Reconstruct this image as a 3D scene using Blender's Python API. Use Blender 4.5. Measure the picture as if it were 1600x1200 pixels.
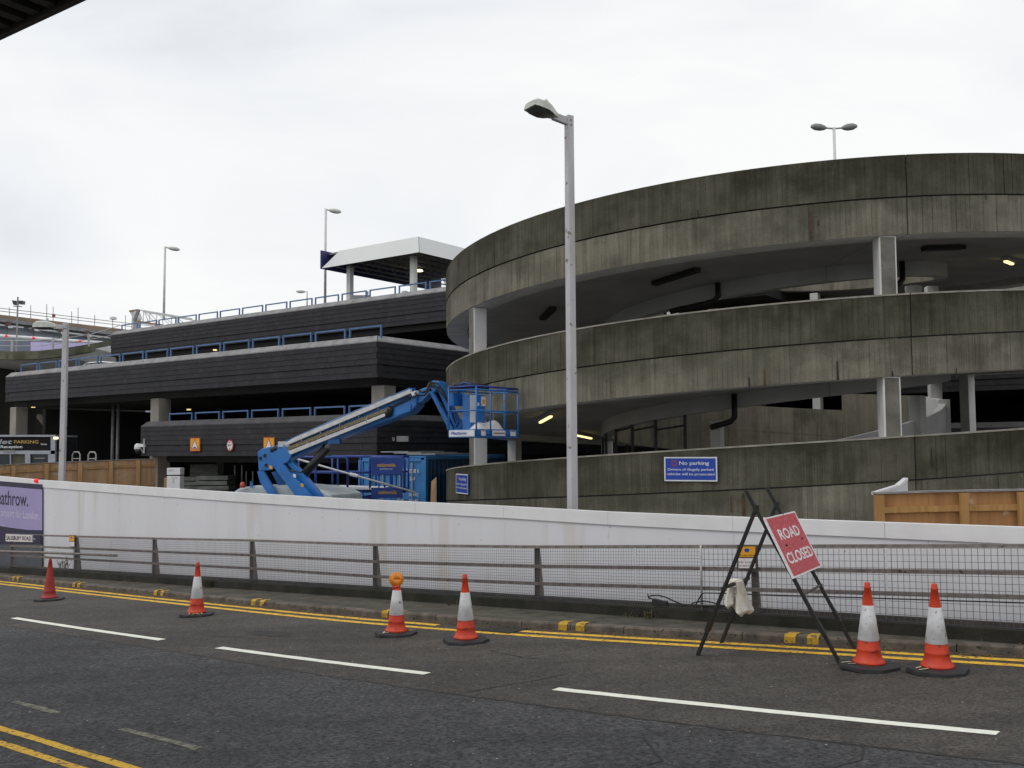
import bpy, bmesh, math, random
import numpy as np
from mathutils import Vector, Matrix
random.seed(7)
for o in list(bpy.data.objects): bpy.data.objects.remove(o, do_unlink=True)
SC = bpy.context.scene
COL = SC.collection
# ------------------------------------------------------------------ camera
F = 1530.0; PITCH = math.atan(102 / F); ROLL = math.radians(0.3)
CAM = np.array([0, 0, 2.4])
_f = np.array([0, math.cos(PITCH), math.sin(PITCH)]); _r0 = np.array([1., 0, 0]); _u0 = np.cross(_r0, _f)
_r = _r0 * math.cos(ROLL) - _u0 * math.sin(ROLL); _u = _u0 * math.cos(ROLL) + _r0 * math.sin(ROLL)
cd = bpy.data.cameras.new('camera'); cam = bpy.data.objects.new('camera', cd); COL.objects.link(cam)
M = Matrix(((_r[0], _u[0], -_f[0], 0), (_r[1], _u[1], -_f[1], 0), (_r[2], _u[2], -_f[2], 2.4), (0, 0, 0, 1)))
cam.matrix_world = M
cd.sensor_width = 36; cd.lens = F / 1600 * 36; cd.clip_end = 3000; cd.clip_start = 0.05
SC.camera = cam
# ------------------------------------------------------------------ sky, sun, exposure
w = bpy.data.worlds.new('World'); SC.world = w; w.use_nodes = True
nt = w.node_tree; nt.nodes.clear()
SUN_EL, SUN_AZ = math.radians(52), math.radians(-112)         # azimuth from +Y towards +X
def N(tree, typ, **kw):
    n = tree.nodes.new(typ)
    for k, v in kw.items(): setattr(n, k, v)
    return n
out = N(nt, 'ShaderNodeOutputWorld')
sky = N(nt, 'ShaderNodeTexSky', sky_type='NISHITA', sun_disc=False, sun_elevation=SUN_EL, sun_rotation=SUN_AZ)
bg1 = N(nt, 'ShaderNodeBackground'); bg1.inputs[1].default_value = 0.1
nt.links.new(sky.outputs[0], bg1.inputs[0])
tc = N(nt, 'ShaderNodeTexCoord'); mp = N(nt, 'ShaderNodeMapping'); mp.inputs['Scale'].default_value = (1.5, 1.5, 4.2)
mp.inputs['Location'].default_value = (0.35, 0.3, 0.9)
nt.links.new(tc.outputs['Generated'], mp.inputs[0])
nz = N(nt, 'ShaderNodeTexNoise'); nz.inputs['Scale'].default_value = 1.3; nz.inputs['Detail'].default_value = 6; nz.inputs['Roughness'].default_value = .5
nz.inputs['Distortion'].default_value = .5
nt.links.new(mp.outputs[0], nz.inputs[0])
cr = N(nt, 'ShaderNodeValToRGB')
e = cr.color_ramp.elements
e[0].position = .30; e[0].color = (.74, .77, .82, 1)
e[1].position = .60; e[1].color = (1.0, 1.0, .99, 1)
m_ = cr.color_ramp.elements.new(.46); m_.color = (.91, .925, .945, 1)
nt.links.new(nz.outputs[0], cr.inputs[0])
bg2 = N(nt, 'ShaderNodeBackground'); bg2.inputs[1].default_value = 1.02
nt.links.new(cr.outputs[0], bg2.inputs[0])
mx = N(nt, 'ShaderNodeMixShader'); mx.inputs[0].default_value = .93
nt.links.new(bg1.outputs[0], mx.inputs[1]); nt.links.new(bg2.outputs[0], mx.inputs[2]); nt.links.new(mx.outputs[0], out.inputs[0])
sl = bpy.data.lights.new('sun', 'SUN'); sl.energy = .65; sl.angle = math.radians(25); sl.color = (1, .97, .93)
so = bpy.data.objects.new('sun', sl); COL.objects.link(so)
sd = Vector((math.sin(SUN_AZ) * math.cos(SUN_EL), math.cos(SUN_AZ) * math.cos(SUN_EL), math.sin(SUN_EL)))
so.rotation_euler = sd.to_track_quat('Z', 'Y').to_euler()
so.location = sd * 100
vs = SC.view_settings
SC.display_settings.display_device = 'sRGB'
vs.view_transform = 'Standard'; vs.look = 'None'; vs.exposure = 0.0; vs.gamma = 1.0; vs.use_curve_mapping = False

# ------------------------------------------------------------------ geometry helpers
def V(a): return np.asarray(a, float)
def ray(px, py): return _f + _r * ((px - 800) / F) + _u * ((600 - py) / F)
def at(px, py, Y):
    d = ray(px, py); return CAM + d * (Y / d[1])
def atz(px, py, z):
    d = ray(px, py); return CAM + d * ((z - CAM[2]) / d[2])
def onplane(px, py, P, n):
    d = ray(px, py); n = V(n); return CAM + d * (((V(P) - CAM) @ n) / (d @ n))
_a = math.atan2(1832, 1530)
ES = np.array([-math.sin(_a), math.cos(_a)]); ET = np.array([math.cos(_a), math.sin(_a)])   # along the road (away), across it (away)
def zroad(s):
    s = min(max(s, -12), 34); return -.15 - .046 * (s - 3.35)
def ST(s, t, h=0): 
    p = ES * s + ET * t; return np.array([p[0], p[1], zroad(s) + h])
def onT(px, py, t):
    d = ray(px, py); return CAM + d * (t / (d[:2] @ ET))
def sof(p): return float(V(p)[:2] @ ES)

class MB:
    """collects faces of one mesh"""
    def __init__(s): s.v = []; s.f = []; s.uv = []; s.mi = []
    def poly(s, pts, uv=None, mi=0):
        i = len(s.v); s.v += [tuple(map(float, p)) for p in pts]; s.f.append(tuple(range(i, i + len(pts))))
        s.uv.append(uv or [(0, 0)] * len(pts)); s.mi.append(mi); return s
    def hexa(s, b, t, mi=0):
        """prism between two loops of equal length (b lower counter-clockwise)"""
        n = len(b); i = len(s.v); s.v += [tuple(map(float, p)) for p in list(b) + list(t)]
        fs = [tuple(range(i + n - 1, i - 1, -1)), tuple(range(i + n, i + 2 * n))]
        for k in range(n): fs.append((i + k, i + (k + 1) % n, i + n + (k + 1) % n, i + n + k))
        for f in fs: s.f.append(f); s.uv.append([(0, 0)] * len(f)); s.mi.append(mi)
        return s
    def box(s, c, sz, rz=0, mi=0):
        c = V(c); hx, hy, hz = [x / 2 for x in sz]; ca, sa = math.cos(rz), math.sin(rz)
        q = [(c[0] + x * ca - y * sa, c[1] + x * sa + y * ca) for x, y in ((-hx, -hy), (hx, -hy), (hx, hy), (-hx, hy))]
        return s.hexa([(x, y, c[2] - hz) for x, y in q], [(x, y, c[2] + hz) for x, y in q], mi)
    def slab(s, p, a, b, c, mi=0):
        """parallelepiped from corner p with edge vectors a, b, c"""
        p, a, b, c = V(p), V(a), V(b), V(c)
        if np.cross(a, b) @ c < 0: a, b = b, a
        return s.hexa([p, p + a, p + a + b, p + b], [p + c, p + a + c, p + a + b + c, p + b + c], mi)
    def prism(s, poly, d, mi=0):
        d = V(d); poly = [V(p) for p in poly]
        n = sum((np.cross(poly[i] - poly[0], poly[(i + 1) % len(poly)] - poly[0]) for i in range(1, len(poly) - 1)), np.zeros(3))
        if n @ d < 0: poly = poly[::-1]
        return s.hexa(poly, [p + d for p in poly], mi)
    def bar(s, p, q, wd, ht=None, up=(0, 0, 1), mi=0):
        """rectangular bar from p to q, width across, height along up"""
        p, q = V(p), V(q); ht = ht or wd; d = q - p; d /= np.linalg.norm(d); u = V(up)
        if abs(d @ u) > .98: u = V((0, 1, 0))
        x = np.cross(d, u); x /= np.linalg.norm(x); u = np.cross(x, d)
        x *= wd / 2; u *= ht / 2
        l0 = [p - x - u, p + x - u, p + x + u, p - x + u]
        return s.hexa(l0[::-1], [a + (q - p) for a in l0[::-1]], mi)
    def tube(s, pts, r, n=8, mi=0, cap=True):
        pts = [V(p) for p in pts]; rs = r if isinstance(r, (list, tuple)) else [r] * len(pts); base = len(s.v); prev = None
        for k, p in enumerate(pts):
            d = pts[min(k + 1, len(pts) - 1)] - pts[max(k - 1, 0)]; d /= np.linalg.norm(d)
            if prev is None:
                prev = np.cross(d, V((0, 0, 1))) if abs(d[2]) < .95 else np.cross(d, V((0, 1, 0)))
            x = prev - d * (prev @ d); x /= np.linalg.norm(x); prev = x; y = np.cross(d, x)
            for j in range(n):
                a = 2 * math.pi * j / n; s.v.append(tuple(p + (x * math.cos(a) + y * math.sin(a)) * rs[k]))
        for k in range(len(pts) - 1):
            for j in range(n):
                a, b = base + k * n + j, base + k * n + (j + 1) % n
                s.f.append((a, b, b + n, a + n)); s.uv.append([(0, 0)] * 4); s.mi.append(mi)
        if cap:
            for f in (tuple(range(base + n - 1, base - 1, -1)), tuple(range(base + (len(pts) - 1) * n, base + len(pts) * n))):
                s.f.append(f); s.uv.append([(0, 0)] * n); s.mi.append(mi)
        return s
    def lathe(s, prof, n=24, c=(0, 0, 0), mi=0):
        b = len(s.v); c = V(c)
        for r, z in prof:
            for j in range(n):
                a = 2 * math.pi * j / n; s.v.append((c[0] + r * math.cos(a), c[1] + r * math.sin(a), c[2] + z))
        for k in range(len(prof) - 1):
            for j in range(n):
                a, d = b + k * n + j, b + k * n + (j + 1) % n
                s.f.append((a, d, d + n, a + n)); s.uv.append([(0, 0)] * 4); s.mi.append(mi)
        for f in (tuple(range(b + n - 1, b - 1, -1)), tuple(range(b + (len(prof) - 1) * n, b + len(prof) * n))):
            s.f.append(f); s.uv.append([(0, 0)] * n); s.mi.append(mi)
        return s
    def mesh(s, name, mats, off=(0, 0, 0), smooth=False):
        me = bpy.data.meshes.new(name); o = V(off)
        me.from_pydata([(a - o[0], b - o[1], c - o[2]) for a, b, c in s.v], [], s.f)
        uvl = me.uv_layers.new(name='UVMap'); k = 0; flat = []
        for u in s.uv:
            for q in u: flat += [q[0], q[1]]
        uvl.data.foreach_set('uv', flat)
        for m in (mats if isinstance(mats, (list, tuple)) else [mats]): me.materials.append(m)
        me.polygons.foreach_set('material_index', s.mi)
        if smooth: me.polygons.foreach_set('use_smooth', [True] * len(s.f))
        me.update(); return me

def rootloc(o):
    l = V(o.location); p = o.parent
    while p: l = l + V(p.location); p = p.parent
    return l
def meta(o, label=None, cat=None, group=None, kind=None):
    if label: o['label'] = label
    if cat: o['category'] = cat
    if group: o['group'] = group
    if kind: o['kind'] = kind
    return o
def thing(name, label, cat, loc=(0, 0, 0), group=None, rz=0):
    o = bpy.data.objects.new(name, None); o.empty_display_size = .2; o.location = [float(x) for x in loc]; o.rotation_euler.z = rz
    COL.objects.link(o); return meta(o, label, cat, group)
def part(name, mb, mt, parent=None, local=False, smooth=False, label=None, kind=None, bevel=0, cat=None, group=None, loc=None):
    off = (0, 0, 0)
    if parent is not None and not local: off = rootloc(parent)
    if parent is None and loc is not None: off = loc
    me = mb.mesh(name, mt, off, smooth); o = bpy.data.objects.new(name, me); COL.objects.link(o)
    if parent is not None: o.parent = parent
    elif loc is not None: o.location = [float(x) for x in loc]
    if bevel:
        b = o.modifiers.new('bevel', 'BEVEL'); b.width = bevel; b.segments = 2; b.limit_method = 'ANGLE'; b.angle_limit = math.radians(40)
    return meta(o, label, cat, group, kind)
def copy_tree(o, parent=None):
    c = o.copy(); COL.objects.link(c)
    if parent: c.parent = parent
    for ch in list(o.children): copy_tree(ch, c)
    return c
_tc = {}
def text_faces(body, bold=0.0):
    """flat faces of a line of lettering, normalised to a unit height of capitals; returns verts, faces, width"""
    k = (body, bold)
    if k in _tc: return _tc[k]
    cu = bpy.data.curves.new('lettering', 'FONT'); cu.body = body; cu.size = 1; cu.offset = bold; cu.resolution_u = 3
    ob = bpy.data.objects.new('lettering', cu); COL.objects.link(ob)
    bpy.context.view_layer.update()
    me = bpy.data.meshes.new_from_object(ob.evaluated_get(bpy.context.evaluated_depsgraph_get()))
    vs_ = [(v.co.x, v.co.y) for v in me.vertices]; fs = [tuple(p.vertices) for p in me.polygons]
    bpy.data.objects.remove(ob); bpy.data.meshes.remove(me); bpy.data.curves.remove(cu)
    x0 = min(v[0] for v in vs_); x1 = max(v[0] for v in vs_); H = .70
    vs_ = [((x - x0) / H, y / H) for x, y in vs_]
    _tc[k] = (vs_, fs, (x1 - x0) / H); return _tc[k]
class Plate:
    """a flat board given by its corners: bottom-left, bottom-right, top-right, top-left (seen from the front)"""
    def __init__(s, bl, br, tr, tl):
        s.c = [V(bl), V(br), V(tr), V(tl)]; n = np.cross(s.c[1] - s.c[0], s.c[3] - s.c[0]); s.n = n / np.linalg.norm(n)
        s.W = np.linalg.norm(s.c[1] - s.c[0]); s.H = np.linalg.norm(s.c[3] - s.c[0])
    def m(s, u, v, off=0):
        a, b, c, d = s.c; return (a * (1 - u) + b * u) * (1 - v) + (d * (1 - u) + c * u) * v + s.n * off
    def board(s, th, u0=0, v0=0, u1=1, v1=1, front=0):
        return MB().prism([s.m(u0, v0, front - th), s.m(u1, v0, front - th), s.m(u1, v1, front - th), s.m(u0, v1, front - th)], s.n * th)
    def shape(s, pts, off=.003, mb=None):
        mb = mb or MB(); mb.poly([s.m(u, v, off) for u, v in pts]); return mb
    def ring(s, cu, cv, ru, rv, off, n=24, mb=None):
        return s.shape([(cu + ru * math.cos(2 * math.pi * k / n), cv + rv * math.sin(2 * math.pi * k / n)) for k in range(n)], off, mb)
    def frame(s, b, off, mb=None):
        mb = mb or MB(); bu, bv = b / s.W, b / s.H
        for q in ([(0, 0), (1, 0), (1, bv), (0, bv)], [(0, 1 - bv), (1, 1 - bv), (1, 1), (0, 1)], [(0, bv), (bu, bv), (bu, 1 - bv), (0, 1 - bv)], [(1 - bu, bv), (1, bv), (1, 1 - bv), (1 - bu, 1 - bv)]): s.shape(q, off, mb)
        return mb
    def text(s, body, u0, v0, h, width=None, center=None, off=.005, bold=.0, shear=0, mb=None):
        """lettering: left/baseline at u0,v0; h = capital height as part of the board's height; width as part of its width"""
        vs_, fs, w_ = text_faces(body, bold); mb = mb or MB(); asp = s.H / s.W
        sx = (width / w_) if width else h * asp
        if center is not None: u0 = center - w_ * sx / 2
        for f in fs: mb.poly([s.m(u0 + (vs_[i][0] + shear * vs_[i][1]) * sx, v0 + vs_[i][1] * h, off) for i in f])
        return mb

# ------------------------------------------------------------------ materials
def mat(name, c1, c2=None, rough=.7, metal=0, scale=3, detail=6, lo=.35, hi=.65, bump=0, bscale=60, emit=None, estr=0, stretch=None, coat=0, spec=.5, speck=None, speck_scale=90, speck_t=.68, uv=False, sstretch=None):
    m = bpy.data.materials.new(name); m.use_nodes = True; t = m.node_tree; b = t.nodes['Principled BSDF']
    b.inputs['Roughness'].default_value = rough; b.inputs['Metallic'].default_value = metal; b.inputs['Coat Weight'].default_value = coat
    b.inputs['Specular IOR Level'].default_value = spec
    c2 = c2 or tuple(x * .82 for x in c1)
    tx = N(t, 'ShaderNodeTexCoord'); src = tx.outputs['UV' if uv else 'Object']
    if stretch:
        mp_ = N(t, 'ShaderNodeMapping'); mp_.inputs['Scale'].default_value = stretch; t.links.new(src, mp_.inputs[0]); src2 = mp_.outputs[0]
    else: src2 = src
    n = N(t, 'ShaderNodeTexNoise'); n.inputs['Scale'].default_value = scale; n.inputs['Detail'].default_value = detail; t.links.new(src2, n.inputs[0])
    r = N(t, 'ShaderNodeValToRGB'); e = r.color_ramp.elements
    e[0].position = lo; e[1].position = hi; e[0].color = (*c2, 1); e[1].color = (*c1, 1); t.links.new(n.outputs[0], r.inputs[0])
    col = r.outputs[0]
    if speck:
        n2 = N(t, 'ShaderNodeTexNoise'); n2.inputs['Scale'].default_value = speck_scale; n2.inputs['Detail'].default_value = 3
        s3 = src
        if sstretch: mq = N(t, 'ShaderNodeMapping'); mq.inputs['Scale'].default_value = sstretch; t.links.new(src, mq.inputs[0]); s3 = mq.outputs[0]
        t.links.new(s3, n2.inputs[0])
        r2 = N(t, 'ShaderNodeValToRGB'); r2.color_ramp.elements[0].position = speck_t; r2.color_ramp.elements[1].position = speck_t + (.06 if not sstretch else .16)
        t.links.new(n2.outputs[0], r2.inputs[0]); mxx = N(t, 'ShaderNodeMix', data_type='RGBA'); t.links.new(r2.outputs[0], mxx.inputs[0])
        t.links.new(col, mxx.inputs[6]); mxx.inputs[7].default_value = (*speck, 1); col = mxx.outputs[2]
    t.links.new(col, b.inputs['Base Color'])
    if bump:
        nb = N(t, 'ShaderNodeTexNoise'); nb.inputs['Scale'].default_value = bscale; nb.inputs['Detail'].default_value = 4; t.links.new(src, nb.inputs[0])
        bp = N(t, 'ShaderNodeBump'); bp.inputs['Strength'].default_value = bump; bp.inputs['Distance'].default_value = .02
        t.links.new(nb.outputs[0], bp.inputs['Height']); t.links.new(bp.outputs[0], b.inputs['Normal'])
    if emit:
        b.inputs['Emission Color'].default_value = (*emit, 1); b.inputs['Emission Strength'].default_value = estr
    return m
def asphalt(name, hi_, lo_, tone, coarse=1.0):
    m = bpy.data.materials.new(name); m.use_nodes = True; t = m.node_tree; L = t.links.new; b = t.nodes['Principled BSDF']; b.inputs['Roughness'].default_value = .88; b.inputs['Specular IOR Level'].default_value = .3
    tx = N(t, 'ShaderNodeTexCoord')
    def noise(sc, det=4, ro=.6):
        n = N(t, 'ShaderNodeTexNoise'); n.inputs['Scale'].default_value = sc; n.inputs['Detail'].default_value = det; n.inputs['Roughness'].default_value = ro; L(tx.outputs['Object'], n.inputs[0]); return n.outputs[0]
    def ramp(x, p0, p1, c0, c1):
        r = N(t, 'ShaderNodeValToRGB'); e = r.color_ramp.elements; e[0].position = p0; e[1].position = p1; e[0].color = (*c0, 1); e[1].color = (*c1, 1); L(x, r.inputs[0]); return r.outputs[0]
    def mul(a, c):
        n = N(t, 'ShaderNodeMix', data_type='RGBA', blend_type='MULTIPLY'); n.inputs[0].default_value = 1; L(a, n.inputs[6]); L(c, n.inputs[7]); return n.outputs[2]
    g = noise(30 / coarse, 5, .85); col = ramp(g, .38, .62, lo_, hi_)                    # stones in the binder
    col = mul(col, ramp(noise(.45, 8, .65), .3, .7, (tone[0] + .25,) * 3, (tone[1],) * 3))  # wear
    col = mul(col, ramp(noise(4.5, 6, .7), .32, .68, (.74,) * 3, (1.15,) * 3))
    mp_ = N(t, 'ShaderNodeMapping'); mp_.inputs['Rotation'].default_value = (0, 0, -2.445); mp_.inputs['Scale'].default_value = (.07, 1.3, 1); L(tx.outputs['Object'], mp_.inputs[0])
    n3 = N(t, 'ShaderNodeTexNoise'); n3.inputs['Scale'].default_value = 1.0; n3.inputs['Detail'].default_value = 4; L(mp_.outputs[0], n3.inputs[0])
    col = mul(col, ramp(n3.outputs[0], .36, .64, (.82,) * 3, (1.12,) * 3))               # tracks worn along the lane
    L(col, b.inputs['Base Color'])
    bp = N(t, 'ShaderNodeBump'); bp.inputs['Strength'].default_value = .8; bp.inputs['Distance'].default_value = .012; L(g, bp.inputs['Height']); L(bp.outputs[0], b.inputs['Normal'])
    return m
def concrete(name, base, dark, algae, board=.15, amount=.5):
    """board-marked concrete: UV u = metres along the wall, v = metres up from its foot"""
    m = bpy.data.materials.new(name); m.use_nodes = True; t = m.node_tree; L = t.links.new; b = t.nodes['Principled BSDF']; b.inputs['Roughness'].default_value = .9
    b.inputs['Specular IOR Level'].default_value = .25
    tx = N(t, 'ShaderNodeTexCoord'); sp = N(t, 'ShaderNodeSeparateXYZ'); L(tx.outputs['UV'], sp.inputs[0])
    def math_(op, a, bb=None):
        n = N(t, 'ShaderNodeMath', operation=op)
        for i, x in enumerate((a, bb)):
            if x is None: continue
            if isinstance(x, (int, float)): n.inputs[i].default_value = x
            else: L(x, n.inputs[i])
        return n.outputs[0]
    def noise(scale, sx=1, sy=1, detail=5, rough=.55):
        mp_ = N(t, 'ShaderNodeMapping'); mp_.inputs['Scale'].default_value = (sx, sy, 1); L(tx.outputs['UV'], mp_.inputs[0])
        n = N(t, 'ShaderNodeTexNoise'); n.inputs['Scale'].default_value = scale; n.inputs['Detail'].default_value = detail; n.inputs['Roughness'].default_value = rough
        L(mp_.outputs[0], n.inputs[0]); return n.outputs[0]
    def ramp(x, p0, p1, c0=(0, 0, 0), c1=(1, 1, 1)):
        r = N(t, 'ShaderNodeValToRGB'); e = r.color_ramp.elements; e[0].position = p0; e[1].position = p1; e[0].color = (*c0, 1); e[1].color = (*c1, 1); L(x, r.inputs[0]); return r.outputs[0]
    def mix(fac, a, bb, mode='MIX'):
        n = N(t, 'ShaderNodeMix', data_type='RGBA', blend_type=mode)
        for i, x in ((0, fac), (6, a), (7, bb)):
            if isinstance(x, tuple): n.inputs[i].default_value = (*x, 1)
            elif isinstance(x, (int, float)): n.inputs[i].default_value = x
            else: L(x, n.inputs[i])
        return n.outputs[2]
    cell = math_('FLOOR', math_('DIVIDE', sp.outputs[0], board))
    wn = N(t, 'ShaderNodeTexWhiteNoise', noise_dimensions='1D'); L(cell, wn.inputs['W'])
    col = mix(ramp(noise(1.1, 1, .8), .3, .7), base, tuple(x * .78 for x in base))
    tone = N(t, 'ShaderNodeMapRange'); L(wn.outputs[0], tone.inputs[0]); tone.inputs[3].default_value = .88; tone.inputs[4].default_value = 1.08
    col = mix(1.0, col, tone.outputs[0], 'MULTIPLY')
    col = mix(1.0, col, ramp(noise(.42, 1, 1.4, 5, .6), .34, .66, (.66, .67, .62), (1.14, 1.13, 1.12)), 'MULTIPLY')      # big uneven patches of grime
    # run-off streaks and algae hanging down from the top of the wall
    st = ramp(noise(3.2, 2.2, .22, 4, .6), .44, .66)
    col = mix(math_('MULTIPLY', st, .42), col, dark)
    dep = math_('SUBTRACT', 3.0, math_('MODULO', sp.outputs[1], 4.0))          # metres below the top edge of the board
    wet = N(t, 'ShaderNodeMapRange'); wet.inputs[1].default_value = .75; wet.inputs[2].default_value = 0; wet.inputs[3].default_value = 0; wet.inputs[4].default_value = .13; L(dep, wet.inputs[0])
    al = ramp(math_('ADD', math_('ADD', noise(.9, .8, .9, 6, .62), math_('MULTIPLY', noise(6, 1.6, .12), .22)), wet.outputs[0]), .55 + .1 * (1 - amount), .80)
    col = mix(math_('MULTIPLY', al, .35 + .5 * amount), col, algae)
    lt = ramp(noise(2.5, 2.0, .5, 6, .7), .62, .74)
    col = mix(math_('MULTIPLY', lt, .35), col, tuple(min(1, x * 1.4) for x in base))
    # dark lines between form boards
    fr = math_('FRACT', math_('DIVIDE', sp.outputs[0], board))
    ln = math_('MULTIPLY', math_('LESS_THAN', fr, .14), ramp(noise(2.6, 1, .3), .40, .58))
    col = mix(math_('MULTIPLY', ln, .40), col, tuple(x * .45 for x in dark))
    grain = ramp(noise(34, 1, 1, 4, .7), .35, .65, (.80, .80, .80), (1.12, 1.12, 1.12))
    col = mix(1.0, col, grain, 'MULTIPLY')
    L(col, b.inputs['Base Color'])
    bp = N(t, 'ShaderNodeBump'); bp.inputs['Strength'].default_value = .35; bp.inputs['Distance'].default_value = .01; L(noise(22, 1, .6, 5, .7), bp.inputs['Height']); L(bp.outputs[0], b.inputs['Normal'])
    return m

M_CONC = concrete('board_marked_concrete', (.262, .246, .196), (.105, .099, .074), (.046, .045, .028), .105, .45)
M_CONCD = concrete('weathered_board_marked_concrete', (.142, .134, .100), (.055, .054, .038), (.027, .028, .016), .105, .85)
M_CONCP = mat('plain_concrete', (.34, .32, .28), (.24, .23, .2), .9, scale=2.2, bump=.2, bscale=30, stretch=(1, 1, .35))
M_WHITEP = mat('white_masonry_paint', (.72, .72, .71), (.60, .60, .59), .7, scale=1.6, bump=.08)
M_COLF = mat('column_face_concrete', (.20, .19, .165), (.12, .115, .10), .9, scale=2.5, detail=8, bump=.25, bscale=30, speck=(.06, .055, .045), speck_scale=14, speck_t=.66)
M_SOFFIT = mat('painted_soffit', (.60, .60, .59), (.50, .50, .49), .85, scale=.9)
M_BLACK = mat('black_pipe', (.02, .02, .022), (.012, .012, .012), .5, scale=8)
M_INT = mat('interior_concrete_shade', (.030, .029, .028), (.02, .019, .018), .95, scale=.6)  # concrete coloured near-black: the deep shade indoors is put into the colour
M_DECK = mat('ramp_deck_surface', (.20, .19, .175), (.13, .125, .115), .9, scale=1.5)
M_CAR = mat('white_car_paint', (.74, .75, .76), (.70, .71, .72), .3, coat=.5)
M_SLATE = mat('dark_slate_tile', (.030, .0295, .033), (.021, .021, .024), .65, spec=.25, scale=1.2, detail=8, lo=.3, hi=.7, bump=.3, bscale=16)
M_SLATE2 = mat('paler_dark_slate_tile', (.036, .0355, .039), (.025, .025, .028), .65, spec=.25, scale=1.4, detail=8, lo=.3, hi=.7, bump=.3, bscale=16)
M_SLATEB = mat('black_backing_felt', (.02, .02, .021), (.014, .014, .014), .8)
M_CAP = mat('weathered_grey_capping', (.30, .295, .30), (.21, .205, .205), .85, scale=2.4, bump=.2, bscale=14, speck=(.07, .08, .04), speck_scale=6, speck_t=.66)
M_CAPD = mat('dark_slate_capping', (.085, .084, .088), (.058, .058, .061), .75, spec=.3, scale=2.0)
M_BRAIL = mat('blue_painted_steel', (.075, .17, .36), (.055, .13, .28), .45, scale=4)
M_ASPH = asphalt('asphalt', (.140, .127, .115), (.022, .020, .018), (.58, 1.15))
M_ASPH2 = asphalt('older_asphalt', (.128, .127, .129), (.016, .016, .017), (.50, 1.2), coarse=1.5)
M_CRACK = mat('tar_seam', (.016, .016, .016), (.010, .010, .010), .7)
M_PATCH = mat('patched_asphalt', (.045, .042, .04), (.03, .028, .027), .95, scale=5, bump=1, bscale=40)
M_DIRT = mat('gutter_dirt', (.085, .068, .05), (.045, .038, .03), .95, scale=12, detail=8, bump=.8, bscale=50, speck=(.15, .09, .05), speck_scale=40, speck_t=.64)
M_YEL = mat('worn_yellow_road_paint', (.80, .48, .035), (.56, .31, .03), .75, scale=6, detail=9, lo=.28, hi=.5, bump=.5, bscale=70, speck=(.10, .08, .05), speck_scale=18, speck_t=.585)
M_YELK = mat('dirty_yellow_kerb_paint', (.58, .35, .03), (.34, .20, .025), .8, scale=9, detail=9, lo=.3, hi=.55, bump=.6, bscale=60, speck=(.11, .09, .06), speck_scale=14, speck_t=.57)
M_WHT = mat('white_road_paint', (.90, .91, .80), (.80, .81, .70), .7, scale=9, detail=8, bump=.4, bscale=70)
M_FADE = mat('faded_road_paint', (.27, .26, .20), (.10, .098, .085), .9, scale=14, detail=8, lo=.4, hi=.6, bump=.6, bscale=70)
M_KERB = mat('kerb_stone', (.165, .138, .112), (.080, .068, .055), .9, scale=5, detail=8, bump=.6, bscale=45, speck=(.03, .03, .025), speck_scale=18, speck_t=.62)
M_PAVE = mat('grimy_pavement', (.098, .088, .070), (.045, .042, .032), .95, scale=3, detail=9, bump=.7, bscale=40, speck=(.05, .06, .03), speck_scale=9, speck_t=.6)
M_UPST = mat('shaded_upstand', (.030, .028, .021), (.012, .013, .008), .95, scale=3, detail=9, bump=.6, bscale=20)  # near-black colour holds the shadow under the railing mesh
M_YARD = mat('yard_concrete', (.22, .21, .19), (.13, .125, .115), .95, scale=.5, detail=9, bump=.3)
M_GROUND = mat('far_ground', (.12, .12, .11), (.08, .085, .07), .95, scale=.05)
M_WALLP = mat('white_painted_ply', (.75, .752, .79), (.69, .69, .715), .55, scale=.9, detail=7, lo=.25, hi=.6, stretch=(1.2, 1.2, .25), bump=.05, speck=(.60, .57, .50), speck_scale=1.0, speck_t=.60, sstretch=(1.4, 1.4, .16))
M_WALLT = mat('white_trim', (.82, .82, .83), (.76, .76, .77), .5, scale=2)
M_PURP = mat('lilac_print', (.37, .315, .56), (.34, .29, .52), .5, scale=1)
M_NAVY = mat('navy_print', (.020, .017, .055), (.016, .014, .045), .5)
M_PTXT = mat('pale_lilac_lettering', (.66, .62, .80), None, .5)
M_RAIL = mat('weathered_steel_rail', (.25, .225, .21), (.16, .14, .13), .6, metal=.1, scale=9, detail=8, bump=.25, bscale=40, speck=(.10, .055, .035), speck_scale=14, speck_t=.63)
M_RAILD = mat('dark_steel_post', (.085, .078, .072), (.05, .046, .042), .65, metal=.2, scale=7)
M_WIRE = mat('steel_mesh_wire', (.14, .14, .15), (.10, .10, .11), .6, metal=.3)
M_GALV = mat('galvanised_steel', (.48, .47, .46), (.36, .355, .35), .5, metal=.35, scale=5, detail=7)
M_LAMPP = mat('painted_lamp_column', (.56, .555, .58), (.44, .43, .44), .55, scale=3.2, detail=8, stretch=(1, 1, .3), speck=(.20, .15, .11), speck_scale=5.5, speck_t=.66, bump=.15)
M_LAMPH = mat('lantern_canopy', (.58, .60, .55), (.46, .48, .43), .5, scale=6, speck=(.25, .28, .18), speck_scale=12, speck_t=.66)
M_LENS = mat('smoky_lantern_bowl', (.05, .052, .05), (.03, .03, .03), .25)
M_RED = mat('red_cone_plastic', (.66, .052, .013), (.50, .038, .012), .5, scale=7, detail=8, speck=(.18, .03, .02), speck_scale=9, speck_t=.62)
M_REDD = mat('dull_red_cone_plastic', (.42, .035, .025), (.30, .027, .02), .55, scale=7)
M_SLEEVE = mat('reflective_sleeve', (.74, .74, .75), (.52, .52, .52), .4, scale=6, detail=9, speck=(.20, .19, .18), speck_scale=11, speck_t=.645)
M_RUB = mat('black_rubber_base', (.025, .024, .027), (.015, .015, .016), .65, scale=9, bump=.3)
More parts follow.
